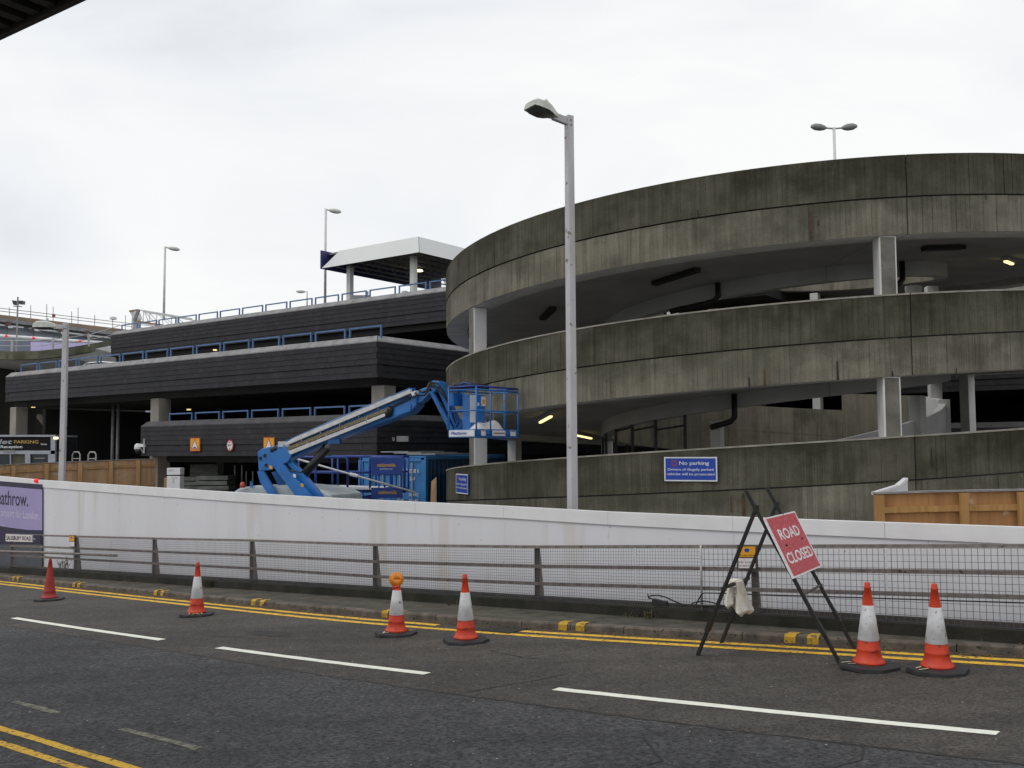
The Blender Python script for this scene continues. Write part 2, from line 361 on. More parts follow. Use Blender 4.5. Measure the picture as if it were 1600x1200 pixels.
M_TAPE = mat('pale_paint_dashes', (.62, .58, .38), (.45, .42, .28), .7)
M_AMBER = mat('amber_lens', (.85, .27, .01), (.72, .20, .01), .25, coat=.4, scale=12)
M_FRAME = mat('black_sign_frame', (.022, .021, .021), (.014, .014, .014), .5, metal=.2, scale=10)
M_SIGNR = mat('faded_red_sign_sheet', (.50, .055, .075), (.40, .045, .06), .6, scale=26, detail=10, lo=.3, hi=.7, speck=(.60, .20, .21), speck_scale=36, speck_t=.58)
M_SIGNW = mat('white_sign_lettering', (.80, .77, .78), (.66, .60, .62), .6, scale=20)
M_SAND = mat('woven_sandbag', (.85, .83, .75), (.66, .63, .52), .85, scale=9, detail=8, bump=.5, bscale=80)
M_SIGNB = mat('blue_sign_sheet', (.010, .055, .40), (.009, .048, .35), .45, scale=3)
M_WTXT = mat('white_print', (.76, .78, .80), None, .5)
M_BTXT = mat('black_print', (.014, .014, .015), None, .7, spec=.15)
M_RTXT = mat('red_print', (.48, .05, .03), None, .5)
M_YSIGN = mat('amber_sign_sheet', (.80, .38, .015), (.70, .33, .012), .5, scale=4)
M_LIFT = mat('sky_blue_machine_paint', (.020, .18, .53), (.014, .125, .40), .42, scale=2.2, detail=9, coat=.1, speck=(.06, .08, .12), speck_scale=7, speck_t=.64)
M_LIFTD = mat('dark_blue_machine_paint', (.014, .055, .30), (.010, .04, .22), .4, scale=3)
M_CABLE = mat('tan_cable_chain', (.26, .21, .115), (.15, .12, .07), .7, scale=30)
M_TRAY = mat('pale_cable_tray', (.62, .63, .64), (.50, .51, .52), .45, scale=6)
M_HOOD = mat('grey_green_hood', (.40, .46, .48), (.33, .38, .40), .4, scale=3, coat=.2)
M_CLOTH = mat('white_dust_sheet', (.72, .71, .70), (.58, .57, .55), .85, scale=6, bump=.3, bscale=20)
M_CONTD = mat('container_blue_lit', (.045, .235, .55), (.035, .19, .45), .5, scale=3, speck=(.12, .12, .14), speck_scale=8, speck_t=.7)  # lit copy of the container blue, for doors, roof and top rail
M_CONTS = mat('container_blue_shaded', (.016, .065, .16), (.012, .05, .12), .55, scale=3)  # shaded copy of the same blue, for the side turned from the light
M_YTXT = mat('orange_yellow_print', (.62, .36, .03), None, .5)
M_PLY = mat('orange_plywood', (.44, .225, .085), (.31, .15, .055), .8, scale=1.6, detail=9, stretch=(4, 4, .35), bump=.15, bscale=24, speck=(.52, .36, .22), speck_scale=5, speck_t=.64)
M_PLYL = mat('weathered_plywood', (.46, .29, .165), (.32, .195, .105), .85, scale=1.6, detail=9, stretch=(4, 4, .3), bump=.15, speck=(.40, .34, .26), speck_scale=3, speck_t=.62)
M_STUD = mat('timber_stud', (.46, .26, .085), (.34, .18, .06), .8, scale=3, detail=8, stretch=(6, 6, .4), bump=.15)
M_STUDL = mat('darker_timber_stud', (.42, .25, .11), (.29, .17, .075), .85, scale=3, stretch=(6, 6, .4))
M_TERM = mat('grey_terminal_glazing', (.40, .45, .52), (.33, .38, .45), .3, scale=.3)
M_BROWN = mat('brown_roof_edge', (.33, .255, .17), (.25, .19, .13), .8, scale=.6)
M_LILAC = mat('pale_lilac_hoarding', (.50, .44, .72), (.45, .42, .66), .6, scale=.3)
M_STEEL = mat('grey_steel', (.28, .28, .285), (.2, .2, .205), .5, metal=.3)
M_MOSSC = mat('mossy_concrete', (.16, .16, .11), (.075, .08, .045), .95, scale=1.5, detail=8, bump=.2)
M_CANOPY = mat('dark_canopy_soffit', (.030, .029, .026), (.02, .02, .018), .7, scale=2)
M_ROOFW = mat('white_ribbed_fascia', (.68, .69, .68), (.65, .66, .65), .5, scale=.6)
M_LITD = mat('dim_lit_lamp', (.9, .8, .4), None, .5, emit=(1.0, .78, .30), estr=.9)
M_LITY = mat('lit_yellow_tube', (.9, .8, .4), None, .5, emit=(1.0, .80, .30), estr=2.2)
M_LITW = mat('lit_warm_lamp', (.9, .8, .5), None, .5, emit=(1.0, .82, .42), estr=3)
M_LITR = mat('lit_red_lamp', (.8, .02, .03), None, .4, emit=(1.0, .02, .05), estr=.45)
M_LEAF = mat('dry_leaf', (.22, .12, .05), (.12, .07, .03), .9, scale=30)
M_WEED = mat('dry_weed', (.13, .10, .045), (.07, .075, .03), .9, scale=20)
M_GREYST = mat('grey_stacked_sheeting', (.20, .21, .195), (.12, .125, .115), .8, scale=2, stretch=(1, 1, 3))
M_GLASSD = mat('dark_glass', (.03, .035, .04), (.02, .024, .028), .12, scale=2)
M_ALU = mat('silver_frame', (.40, .42, .47), (.33, .35, .40), .4, metal=.4, scale=3)
M_GOLD = mat('gold_print', (.52, .34, .10), None, .5)
# ================================================================== SETTING: ground, road, pavement
_ks = [-30, -12, 0, 3, 6, 9, 12, 15, 18, 23, 30, 40, 60]
_kt = [15.4, 14.3, 13.55, 13.2, 12.82, 12.42, 12.18, 12.18, 12.3, 12.53, 12.9, 13.2, 13.2]
def tk(s): 
    # smoothed foot-of-kerb line
    return float(np.mean([np.interp(s + d, _ks, _kt) for d in (-1.5, -.75, 0, .75, 1.5)]))
def tseam(s): return float(np.interp(s, [-30, 2, 5, 9, 15, 20, 60], [9.2, 8.58, 8.3, 8.14, 8.25, 8.28, 8.6]))
T_RAIL = 13.55; T_WALL = 14.6
SS = [-30, -20, -12] + [x * .8 - 11.2 for x in range(0, 58)] + [40, 48, 60]
def strip(ta, tb, ha=0, hb=0, ss=SS, mi=0, mb=None):
    mb = mb or MB()
    for a, b in zip(ss[:-1], ss[1:]):
        mb.poly([ST(b, ta(b), ha), ST(a, ta(a), ha), ST(a, tb(a), hb), ST(b, tb(b), hb)][::1], mi=mi)
    return mb
def orient_up(mb):
    for i, f in enumerate(mb.f):
        p = [V(mb.v[k]) for k in f]
        if np.cross(p[1] - p[0], p[2] - p[0])[2] < 0: mb.f[i] = f[::-1]; mb.uv[i] = mb.uv[i][::-1]
    return mb
g = MB().poly([(-900, -300, -1.95), (900, -300, -1.95), (900, 1500, -1.95), (-900, 1500, -1.95)])
part('ground', g, M_GROUND, kind='structure')
r1 = strip(lambda s: -2.0, tseam); n1 = len(r1.f)
strip(tseam, tk, mb=r1, mi=1)
road = part('road', orient_up(r1), [M_ASPH2, M_ASPH], kind='structure')
def ribbon(s0, s1, tc_, wd, h=.004, n=None, jit=.0, ends=True, curve=None, seed=0):
    rnd = random.Random(seed); n = n or max(2, int(abs(s1 - s0) / .25)); mb = MB(); pts = []
    for k in range(n + 1):
        s = s0 + (s1 - s0) * k / n; t = tc_(s); pts.append((ST(s, t - wd / 2 + rnd.uniform(-jit, jit), h), ST(s, t + wd / 2 + rnd.uniform(-jit, jit), h)))
    for a, b in zip(pts[:-1], pts[1:]): mb.poly([a[0], b[0], b[1], a[1]])
    return orient_up(mb)
part('gutter_dirt', ribbon(40, -14, lambda s: tk(s) - .11, .23, .0025, jit=.04, seed=77), M_DIRT, road)
# white lane dashes
for i, (a, b, ta, tb) in enumerate([(20.55, 14.8, 8.9, 8.78), (13.2, 8.83, 8.78, 8.89), (6.88, 2.36, 8.97, 9.43), (.4, -4, 9.6, 9.9), (28, 22.3, 9.1, 8.95)]):
    part('lane_dash', ribbon(a, b, lambda s: ta + (tb - ta) * (s - a) / (b - a) - (.03 * math.sin(math.pi * (s - a) / (b - a))), .145, .005, jit=.006, seed=i), M_WHT, road)
# double yellow lines by the far kerb, broken at the gully and at two old repairs
for k, off in enumerate((-.30, -.62)):
    for i, (a, b) in enumerate([(42, 19.15 if k == 0 else 18.6), (18.75 if k == 0 else 18.2, 11.6 if k == 0 else 10.9), (10.75 if k == 0 else 10.9, 8.0 if k else 8.7), (8.0 if k else 8.7, -14)]):
        part('yellow_line', ribbon(a, b, lambda s: tk(s) + off, .155, .004 + .002 * (i % 2), jit=.010, seed=i + 9 * k), M_YEL, road)
# double yellow lines at the near kerb and two worn-out dashes
part('yellow_line', ribbon(22, -6, lambda s: 4.6, .10, .004, jit=.006, seed=31), M_YEL, road)
part('yellow_line', ribbon(22, -6, lambda s: 4.33, .10, .004, jit=.006, seed=32), M_YEL, road)
for i, (a, b, t) in enumerate([(12.1, 11.0, 5.28), (13.2, 12.4, 5.2), (9.66, 8.25, 5.29)]):
    part('faded_dash', ribbon(a, b, lambda s: t, .10, .004, jit=.012, seed=50 + i), M_FADE, road)
# tar seam between the lanes and the cracks running off it
def crack(pts, wd, seed, h=.003):
    rnd = random.Random(seed); mb = MB(); P = []
    for (s0, t0), (s1, t1) in zip(pts[:-1], pts[1:]):
        n = max(2, int(math.hypot(s1 - s0, t1 - t0) / .12))
        for k in range(n): P.append((s0 + (s1 - s0) * k / n, t0 + (t1 - t0) * k / n + rnd.uniform(-.018, .018)))
    P.append(pts[-1]); L_ = []
    for i, (s, t) in enumerate(P):
        a = P[max(0, i - 1)]; b = P[min(len(P) - 1, i + 1)]; d = V((b[0] - a[0], b[1] - a[1])); d /= np.linalg.norm(d) + 1e-9
        w_ = wd * rnd.uniform(.25, 1.0) * min(1, (len(P) - 1 - i) / 4 + .15)
        L_.append((ST(s - d[1] * w_, t + d[0] * w_, h), ST(s + d[1] * w_, t - d[0] * w_, h)))
    for a, b in zip(L_[:-1], L_[1:]): mb.poly([a[0], b[0], b[1], a[1]])
    return orient_up(mb)
part('tar_seam', crack([(x, tseam(x) + .01) for x in (34, 28, 20, 16, 13, 10, 8, 6, 4, 2, 0, -3)], .026, 3), M_CRACK, road)
part('road_crack', crack([(7.7, 8.2), (7.55, 8.75), (7.35, 9.25), (7.25, 9.9)], .012, 4, .0045), M_CRACK, road)
part('road_crack', crack([(3.2, 8.5), (3.05, 8.05), (3.3, 7.4)], .014, 5, .0045), M_CRACK, road)
for i, pts in enumerate([[(11.9, 7.5), (11.2, 7.1), (10.6, 7.2)], [(4.9, 7.7), (4.4, 7.2), (4.6, 6.6)], [(9.2, 10.5), (8.4, 10.3), (7.9, 10.45)]]): part('road_crack', crack(pts, .011, 60 + i, .0045), M_CRACK, road)
part('road_crack', crack([(14.6, 9.4), (13.4, 9.6), (12.7, 9.9)], .010, 6, .0045), M_CRACK, road)
pm = MB(); rr = random.Random(8)
pm.poly([ST(13.6 + .8 * math.cos(a) * rr.uniform(.6, 1.1), 10.05 + .22 * math.sin(a) * rr.uniform(.6, 1.1), .003) for a in [k * math.pi / 8 for k in range(16)]])
part('road_patch', orient_up(pm), M_PATCH, road)
# gully grate at the kerb
gg = MB(); fr = MB()
for k in range(9): gg.slab(ST(9.95 + k * .085, tk(10.3) - .52, .006), ST(9.99 + k * .085, tk(10.3) - .52, .006) - ST(9.95 + k * .085, tk(10.3) - .52, .006), ST(9.95, tk(10.3) - .04, .0) - ST(9.95, tk(10.3) - .52, 0), (0, 0, .012))
fr.poly([ST(9.9, tk(10.3) - .56, .009), ST(10.75, tk(10.3) - .56, .009), ST(10.75, tk(10.3) - .02, .009), ST(9.9, tk(10.3) - .02, .009)])
go = part('gully_frame', orient_up(fr), M_CRACK, road); part('gully_grate', gg, M_RAILD, go)
# kerb: separate stones, then the pavement strip and its upstand, coloured dark for the shadow below the mesh
pav = strip(lambda s: tk(s) + .13, lambda s: T_RAIL + .22, .105, .12)
pavement = part('pavement', orient_up(pav), M_PAVE, kind='structure')
ks = random.Random(12); s = -10.0; k = 0
while s < 34:
    ln = .915; a, b = s + .006, s + ln - .006; dz = ks.uniform(-.006, .006); dt = ks.uniform(-.008, .008)
    mb = MB(); ta, tb = tk(a) + dt, tk(b) + dt
    lo = [ST(a, ta, -.08), ST(b, tb, -.08), ST(b, tb + .125, -.08), ST(a, ta + .125, -.08)]
    md = [ST(a, ta, .085 + dz), ST(b, tb, .085 + dz), ST(b, tb + .125, .085 + dz), ST(a, ta + .125, .085 + dz)]
    tp = [ST(a, ta + .022, .112 + dz), ST(b, tb + .022, .112 + dz), ST(b, tb + .125, .112 + dz), ST(a, ta + .125, .112 + dz)]
    mb.hexa(lo[::-1], md[::-1]); mb.f.pop(1); mb.uv.pop(1); mb.mi.pop(1); mb.hexa(md[::-1], tp[::-1])
    bm = part('kerb_stone', mb, M_KERB, pavement)
    s += ln; k += 1
# yellow loading bars painted across the kerb
for px0, py0 in [(18, 903), (117, 912), (243, 925), (404, 939), (612, 957), (887, 977), (1248, 996)]:
    d = ray(px0, py0); kk = (zroad(0) + .1 - CAM[2]) / (d[2] + .046 * (d[:2] @ ES)); s0 = float((d * kk)[:2] @ ES)
    for ds in (.0, .31):
        a, b = s0 - .078 + ds - .155, s0 + .078 + ds - .155; mb = MB()
        mb.poly([ST(a, tk(a) - .012, .0), ST(b, tk(b) - .012, .0), ST(b, tk(b) - .012, .088), ST(a, tk(a) - .012, .088)])
        mb.poly([ST(a, tk(a) - .012, .088), ST(b, tk(b) - .012, .088), ST(b, tk(b) + .018, .123), ST(a, tk(a) + .018, .123)])
        mb.poly([ST(a, tk(a) + .018, .123), ST(b, tk(b) + .018, .123), ST(b, tk(b) + .17, .126), ST(a, tk(a) + .17, .126)])
        part('loading_bar', mb, M_YELK, pavement)
up = MB(); 
for a, b in zip(SS[:-1], SS[1:]):
    for t0, t1, h0, h1 in ((T_RAIL - .14, T_RAIL - .14, .0, .27), (T_RAIL - .14, T_RAIL + .2, .27, .275), (T_RAIL + .2, T_RAIL + .2, .275, -1.5)):
        up.poly([ST(a, t0, h0), ST(b, t0, h0), ST(b, t1, h1), ST(a, t1, h1)])
part('upstand', up, M_MOSSC if False else M_UPST, pavement)
# fallen leaves and grit along the gutter (nobody could count them)
lf = MB(); lr = random.Random(5)
for i in range(2600):
    s = lr.uniform(-1, 26); u = abs(lr.gauss(0, .12)); t = tk(s) - .02 - u; 
    if lr.random() < .12: t = tk(s) + lr.uniform(.1, .9)
    h = .006 if t < tk(s) else .128
    c = ST(s, t, h); q = lr.uniform(0, 6.28); z = lr.uniform(.008, .03)
    lf.poly([c + V((math.cos(q + x) * z * (1 if j % 2 else .6), math.sin(q + x) * z * (1 if j % 2 else .6), lr.uniform(0, .012))) for j, x in enumerate((0, 1.57, 3.14, 4.71))])
part('fallen_leaves', orient_up(lf), M_LEAF, kind='stuff', label='dry brown leaves and grit lying along the gutter by the kerb', cat='leaves')
gr = MB()
for i in range(420):
    s, t = lr.uniform(-2, 24), lr.uniform(3.5, 12); z = lr.uniform(.004, .011); c = ST(s, t, .004); q = lr.uniform(0, 6)
    gr.poly([c + V((math.cos(q + x) * z, math.sin(q + x) * z, .003)) for x in (0, 2.1, 4.2)])
part('road_grit', orient_up(gr), M_WHT, kind='stuff', label='pale grit scattered over the dark asphalt', cat='grit')
# yard behind the white hoarding
yd = MB(); A_, B_ = ES * 75 + ET * (T_WALL + .3), ES * -45 + ET * (T_WALL + .3); far = ET * 70
yd.hexa([(*A_, -1.9), (*B_, -1.9), (*(B_ + far), -1.9), (*(A_ + far), -1.9)][::-1], [(*A_, -.42), (*B_, -.42), (*(B_ + far), -.42), (*(A_ + far), -.42)][::-1])
for i in range(len(yd.f)): pass
part('yard', yd, M_YARD, kind='structure')

# ================================================================== WHITE HOARDING along the road
wtop = [(-400, 716), (-150, 731), (0, 744), (66, 750), (280, 764), (520, 778), (800, 791), (1000, 802), (1300, 813), (1600, 823), (1900, 834)]
W_ = [onT(x, y, T_WALL) for x, y in wtop]; ws = [sof(p) for p in W_] + [-12.0]; wz = [p[2] for p in W_] + [W_[-1][2] - .03]
def zw(s): return float(np.interp(s, ws[::-1], wz[::-1]))
hoard = thing('site_hoarding', 'long white painted site hoarding with a trim along its top behind the steel railing', 'hoarding', (*(ES * 12 + ET * T_WALL), -.6))
s_ad = sof(onT(66, 800, T_WALL))
s = ws[-1]; i = 0
while s < ws[0] - .5:
    a, b = s + .002, min(s + 2.44, ws[0]) - .002
    mb = MB().prism([(*(ES * a + ET * T_WALL), zroad(a) - .4), (*(ES * b + ET * T_WALL), zroad(b) - .4), (*(ES * b + ET * T_WALL), zw(b) - .02), (*(ES * a + ET * T_WALL), zw(a) - .02)], (*(ET * .05), 0))
    part('hoarding_panel', mb, M_WALLP, hoard)
    mb = MB().prism([(*(ES * a + ET * (T_WALL - .03)), zw(a) - .235), (*(ES * b + ET * (T_WALL - .03)), zw(b) - .235), (*(ES * b + ET * (T_WALL - .03)), zw(b)), (*(ES * a + ET * (T_WALL - .03)), zw(a))], (*(ET * .11), 0))
    part('top_trim', mb, M_WALLT, hoard, bevel=.006)
    s += 2.44
sm = MB(); rs9 = random.Random(14)
for k in range(150):
    sx = rs9.choice([0, .6, 1.22, 1.83]) + ws[-1] + 2.44 * rs9.randrange(int((ws[0] - ws[-1]) / 2.44)) + rs9.uniform(-.03, .03); hz_ = rs9.choice([.16, .34, .62, .95]) + rs9.uniform(-.04, .04)
    c = V((*(ES * sx + ET * (T_WALL - .004)), zw(sx) - .1 - hz_)); e_ = V((*ES, 0)); r9 = rs9.uniform(.007, .014)
    sm.poly([c + e_ * r9 * math.cos(a) + V((0, 0, 1)) * r9 * math.sin(a) for a in (0, 1.05, 2.1, 3.14, 4.2, 5.2)])
part('fixing_screws', sm, M_STEEL, hoard, kind='stuff')
# printed advertising panel fixed to its left end
def wpt(px, py, t=T_WALL - .045): return onT(px, py, t)
adv = thing('advert_panel', 'lilac and navy advertising panel on the left end of the white hoarding', 'advert', wpt(20, 840))
pl = Plate(wpt(-260, 905), wpt(66, 893), wpt(66, 757), wpt(-260, 731))
part('backing', pl.board(.012), M_NAVY, adv)
q = [(-250, 738), (66, 765), (66, 828.5), (45, 828), (20, 825), (0, 822), (-60, 815), (-250, 806)]
part('print_field', MB().poly([onT(x, y, T_WALL - .050) for x, y in q][::-1]), M_PURP, adv)
tp = Plate(onT(-13, 788.2, T_WALL - .0505), onT(44, 792.5, T_WALL - .0505), onT(44, 768.5, T_WALL - .0505), onT(-13, 764.2, T_WALL - .0505))
part('lettering', tp.text('Heathrow.', .0, .06, .92, width=1.0, off=.003, bold=.012), M_NAVY, adv)
tp = Plate(onT(-12, 805.7, T_WALL - .0505), onT(62, 812.5, T_WALL - .0505), onT(62, 799.5, T_WALL - .0505), onT(-12, 792.7, T_WALL - .0505))
part('small_lettering', tp.text('The airport for London.', .0, .05, .95, width=1.0, off=.003), M_PTXT, adv)
lw = MB().poly([onT(x, y, T_WALL - .049) for x, y in [(-250, 850), (66, 851), (66, 892), (-250, 904)]][::-1])
part('lower_field', lw, mat('slate_blue_print', (.10, .105, .12), None, .6), adv)
# red lamp on top of the hoarding
p = onT(57, 751, T_WALL - .05); hz = thing('hazard_lamp', 'small lit red lamp on the trim of the white hoarding above the lilac advert', 'lamp', p)
part('lens', MB().lathe([(.0, -.07), (.06, -.06), (.085, 0), (.06, .06), (0, .07)], 12, p), M_LITR, hz, smooth=True)
part('bracket', MB().box(p + V((.1, .06, .0)), (.16, .1, .14)), M_BLACK, hz)

# ================================================================== STEEL GUARD RAILING
_rs = [-14, -1, 3, 7, 11, 15, 19, 23, 27, 31, 40]; _rz = [1.40, 1.37, 1.325, 1.265, 1.205, 1.195, 1.245, 1.255, 1.28, 1.305, 1.31]
def zr(s): return zroad(s) + float(np.interp(s, _rs, _rz))
def RP(s, dz=0, t=T_RAIL): return np.array([*(ES * s + ET * t), zr(s) + dz])
rail = thing('guard_railing', 'brown grey steel guard railing with mesh infill along the far pavement', 'railing', (*(ES * 12 + ET * T_RAIL), zroad(12) + .1))
posts = [-9.9, -5.8, -1.65, 2.5, 6.66, 10.78, 14.97, 19.15, 23.35, 27.5, 31.6]
LOW = lambda s: zroad(s) + .275 - zr(s)
for a, b in zip(posts[:-1], posts[1:]):
    n = 4
    for dz, hh, nm, tt in ((-.022, .045, 'top_rail', -.02), (-.36, .055, 'mid_rail', 0), (-.66, .055, 'mid_rail', 0)):
        mb = MB()
        for k in range(n):
            sa, sb = a + (b - a) * k / n, a + (b - a) * (k + 1) / n
            mb.bar(RP(sa, dz, T_RAIL + tt), RP(sb, dz, T_RAIL + tt), .075 if nm == 'top_rail' else .06, hh)
        part(nm, mb, M_RAIL, rail)
    mb = MB(); 
    for k in range(n):
        sa, sb = a + (b - a) * k / n, a + (b - a) * (k + 1) / n
        mb.bar(RP(sa, LOW(sa) + .045), RP(sb, LOW(sb) + .045), .05, .05)
    part('bottom_rail', mb, M_RAILD, rail)
for s in posts:
    mb = MB(); l = LOW(s)
    mb.hexa([RP(s - .05, l, T_RAIL + .005), RP(s + .05, l, T_RAIL + .005), RP(s + .05, l, T_RAIL + .025), RP(s - .05, l, T_RAIL + .025)], [RP(s - .05, -.03, T_RAIL + .005), RP(s + .05, -.03, T_RAIL + .005), RP(s + .05, -.03, T_RAIL + .025), RP(s - .05, -.03, T_RAIL + .025)])
    mb2 = MB().hexa([RP(s - .012, l, T_RAIL + .025), RP(s + .012, l, T_RAIL + .025), RP(s + .012, l, T_RAIL + .20), RP(s - .012, l, T_RAIL + .20)], [RP(s - .012, -.045, T_RAIL + .025), RP(s + .012, -.045, T_RAIL + .025), RP(s + .012, -.045, T_RAIL + .09), RP(s - .012, -.045, T_RAIL + .09)])
    po = part('post', mb, M_RAILD, rail); part('post_fin', mb2, M_RAIL, po)
    part('base_plate', MB().hexa([RP(s + x, l + .001, T_RAIL + y) for x, y in ((-.11, -.05), (-.11, .19), (.11, .19), (.11, -.05))][::-1], [RP(s + x, l + .016, T_RAIL + y) for x, y in ((-.11, -.05), (-.11, .19), (.11, .19), (.11, -.05))][::-1]), M_RAILD, po)
def meshpanel(a, b, sp, wire, top=-.05):
    mb = MB(); n = int((b - a) / sp)
    for k in range(n + 1):
        s = a + k * sp; w2 = wire * (2.2 if k in (0, n) else 1)
        mb.bar(RP(s, LOW(s) + .01, T_RAIL - .06), RP(s, top, T_RAIL - .06), w2, wire, up=(1, 0, 0))
    hgt = 1.0; rows = int(.93 / sp); m = max(2, int((b - a) / 1.0))
    for j in range(rows + 1):
        for k in range(m):
            sa, sb = a + (b - a) * k / m, a + (b - a) * (k + 1) / m
            za = LOW(sa) + .01 + (top - .01 - LOW(sa)) * j / rows; zb = LOW(sb) + .01 + (top - .01 - LOW(sb)) * j / rows
            mb.bar(RP(sa, za, T_RAIL - .066), RP(sb, zb, T_RAIL - .066), wire, wire)
    return mb
s_sp = sof(onT(1097, 900, T_RAIL - .05))
edges = [s_sp, 8.7, 10.78, 12.87, 14.97, 17.06, 19.15, 21.25, 23.35, 25.4, 27.5]
for a, b in zip(edges[:-1], edges[1:]): part('mesh_panel', meshpanel(a + .02, b - .02, .05, .0042), M_WIRE, rail)
for a, b in ((4.7, s_sp), (2.5, 4.7), (.4, 2.5), (-1.65, .4), (-3.7, -1.65), (-5.8, -3.7), (-7.8, -5.8), (-9.9, -7.8)): part('mesh_panel', meshpanel(a + .02, b - .02, .078, .0052), M_WIRE, rail, label='coarser mesh panel at the right end of the railing')
part('clamp_post', MB().tube([RP(s_sp, LOW(s_sp), T_RAIL - .075), RP(s_sp, .02, T_RAIL - .075)], .019), M_GALV, rail, smooth=True, label='pale thin post joining two kinds of mesh')
# loose tube left lying along the railing at its left end
part('scaffold_tube', MB().tube([onT(-60, 860, T_RAIL - .12), onT(60, 863, T_RAIL - .12), onT(182, 868, T_RAIL - .12)], .035, 8), M_RAIL, label='loose steel tube tied along the left end of the railing', cat='tube', smooth=True, loc=onT(60, 872, T_RAIL - .12))

# street name plate and parking-restriction plates on the railing
tt = T_RAIL - .10
bd = thing('street_name_sign', 'white street name plate reading SALISBURY ROAD at the left end of the railing', 'street sign', onT(30, 847, tt))
pl = Plate(onT(8.5, 846.5, tt), onT(50.5, 847.5, tt), onT(50.5, 835.5, tt), onT(8.5, 833.5, tt))
part('plate', pl.board(.02), M_SIGNW, bd); part('lettering', pl.text('SALISBURY ROAD', 0, .24, .52, width=.92, center=.5, bold=.01), M_BTXT, bd); part('border', pl.frame(.012, .003), M_BTXT, bd)
pl2 = Plate(onT(51.5, 848, tt), onT(63, 848, tt), onT(63, 836, tt), onT(51.5, 836, tt)); part('end_plate', pl2.board(.02), M_NAVY, bd)
part('end_lettering', pl2.text('live', .08, .36, .32), M_WTXT, bd)
def restrict(px0, px1, y0, y1, y2, label, words):
    t_ = T_RAIL - .085; b = thing('restriction_sign', label, 'road sign', onT((px0 + px1) / 2, y2, t_), 'parking restriction plates on the railing')
    pl = Plate(onT(px0, y2, t_), onT(px1, y2, t_), onT(px1, y0, t_), onT(px0, y0, t_)); part('backing', pl.board(.015), M_RAILD, b)
    k = (y2 - y1) / (y2 - y0); 
    part('upper_plate', pl.board(.008, .08, k + .02, .92, .95, front=.009), M_YSIGN, b); part('lower_plate', pl.board(.008, .08, .06, .92, k - .03, front=.009), M_SIGNW, b)
    part('symbol', pl.ring(.5, .80, .13, .08, .0115), M_SIGNB, b)
    if words:
        part('lettering', pl.text('At any time', .1, k + .06, .07, width=.76, center=.5, off=.0115), M_BTXT, b)
        mb = pl.text('No loading', .1, k * .5 + .03, .07, width=.72, center=.5, off=.0115); pl.text('at any time', .1, k * .5 - .11, .07, width=.72, center=.5, off=.0115, mb=mb); part('lettering', mb, M_BTXT, b)
restrict(1152, 1183, 852, 871, 890, 'amber and white no loading plate on the railing behind the road closed sign', True)
restrict(108, 117, 836, 846, 855, 'small amber and white plate on the railing behind the plain red cone', False)
# ================================================================== SPIRAL CAR PARK RAMP
DX, DY, DR = 7.75, 29.55, 9.72
STO = 2.9
def hphi(f):
    s = 1 if f >= 0 else -1; a = abs(f); return s * (.55 * a if a <= 1.7 else .935 + (a - 1.7) * .3572)
def zt(th):
    k = math.floor((th + math.pi) / (2 * math.pi)); return 2.60 + STO * k + hphi(th - 2 * math.pi * k)
def DP(th, r, z): return np.array([DX + r * math.sin(th), DY - r * math.cos(th), z])
drum = thing('spiral_ramp', 'round board-marked concrete spiral ramp with three stacked decks', 'car park ramp', (DX, DY, -.42))
M_COPE0 = mat('pale_coping_edge', (.36, .345, .30), (.22, .21, .17), .9, scale=3)
rd = random.Random(21)
BW = .105 / DR            # angular width of one form board
R_IN = 4.7
TH0, TH1 = -math.pi * .93, 5 * math.pi - .02
joints = [math.radians(-87.7 + 90 * k) for k in range(0, 12)]
joints = sorted(joints + [math.radians(135)])
joints = [TH0] + [j for j in joints if TH0 + .1 < j < TH1 - .1] + [TH1]
def wall_skin(t0, t1, ztop, zbot, rout, face_uv0, mi=0):
    """outer skin of form boards, each a little proud or shy of its neighbour"""
    mb = MB(); n = max(1, int(round((t1 - t0) / BW)))
    for k in range(n):
        a, b = t0 + (t1 - t0) * k / n, t0 + (t1 - t0) * (k + 1) / n; r = rout + rd.uniform(-.006, .006)
        za, zb, la, lb = ztop(a), ztop(b), zbot(a), zbot(b); ua, ub = a * DR, b * DR
        mb.poly([DP(a, r, la), DP(b, r, lb), DP(b, r, zb), DP(a, r, za)], [(ua, face_uv0 + 3 - (za - la)), (ub, face_uv0 + 3 - (zb - lb)), (ub, face_uv0 + 3), (ua, face_uv0 + 3)], mi)
        if k < n - 1: pass
        mb.poly([DP(b, rout - .03, lb), DP(b, r, lb), DP(b, r, zb), DP(b, rout - .03, zb)], [(ub, face_uv0 + 1.5)] * 4, mi)
    return mb
def ring_strip(mb, t0, t1, ra, za, rb, zb, n, mi=0, uv=None):
    for k in range(n):
        a, b = t0 + (t1 - t0) * k / n, t0 + (t1 - t0) * (k + 1) / n
        mb.poly([DP(a, ra, za(a)), DP(b, ra, za(b)), DP(b, rb, zb(b)), DP(a, rb, zb(a))], [(a * DR, 0), (b * DR, 0), (b * DR, 1), (a * DR, 1)], mi)
ZJ = lambda t: zt(t) - .88
ZB = lambda t: zt(t) - 1.66
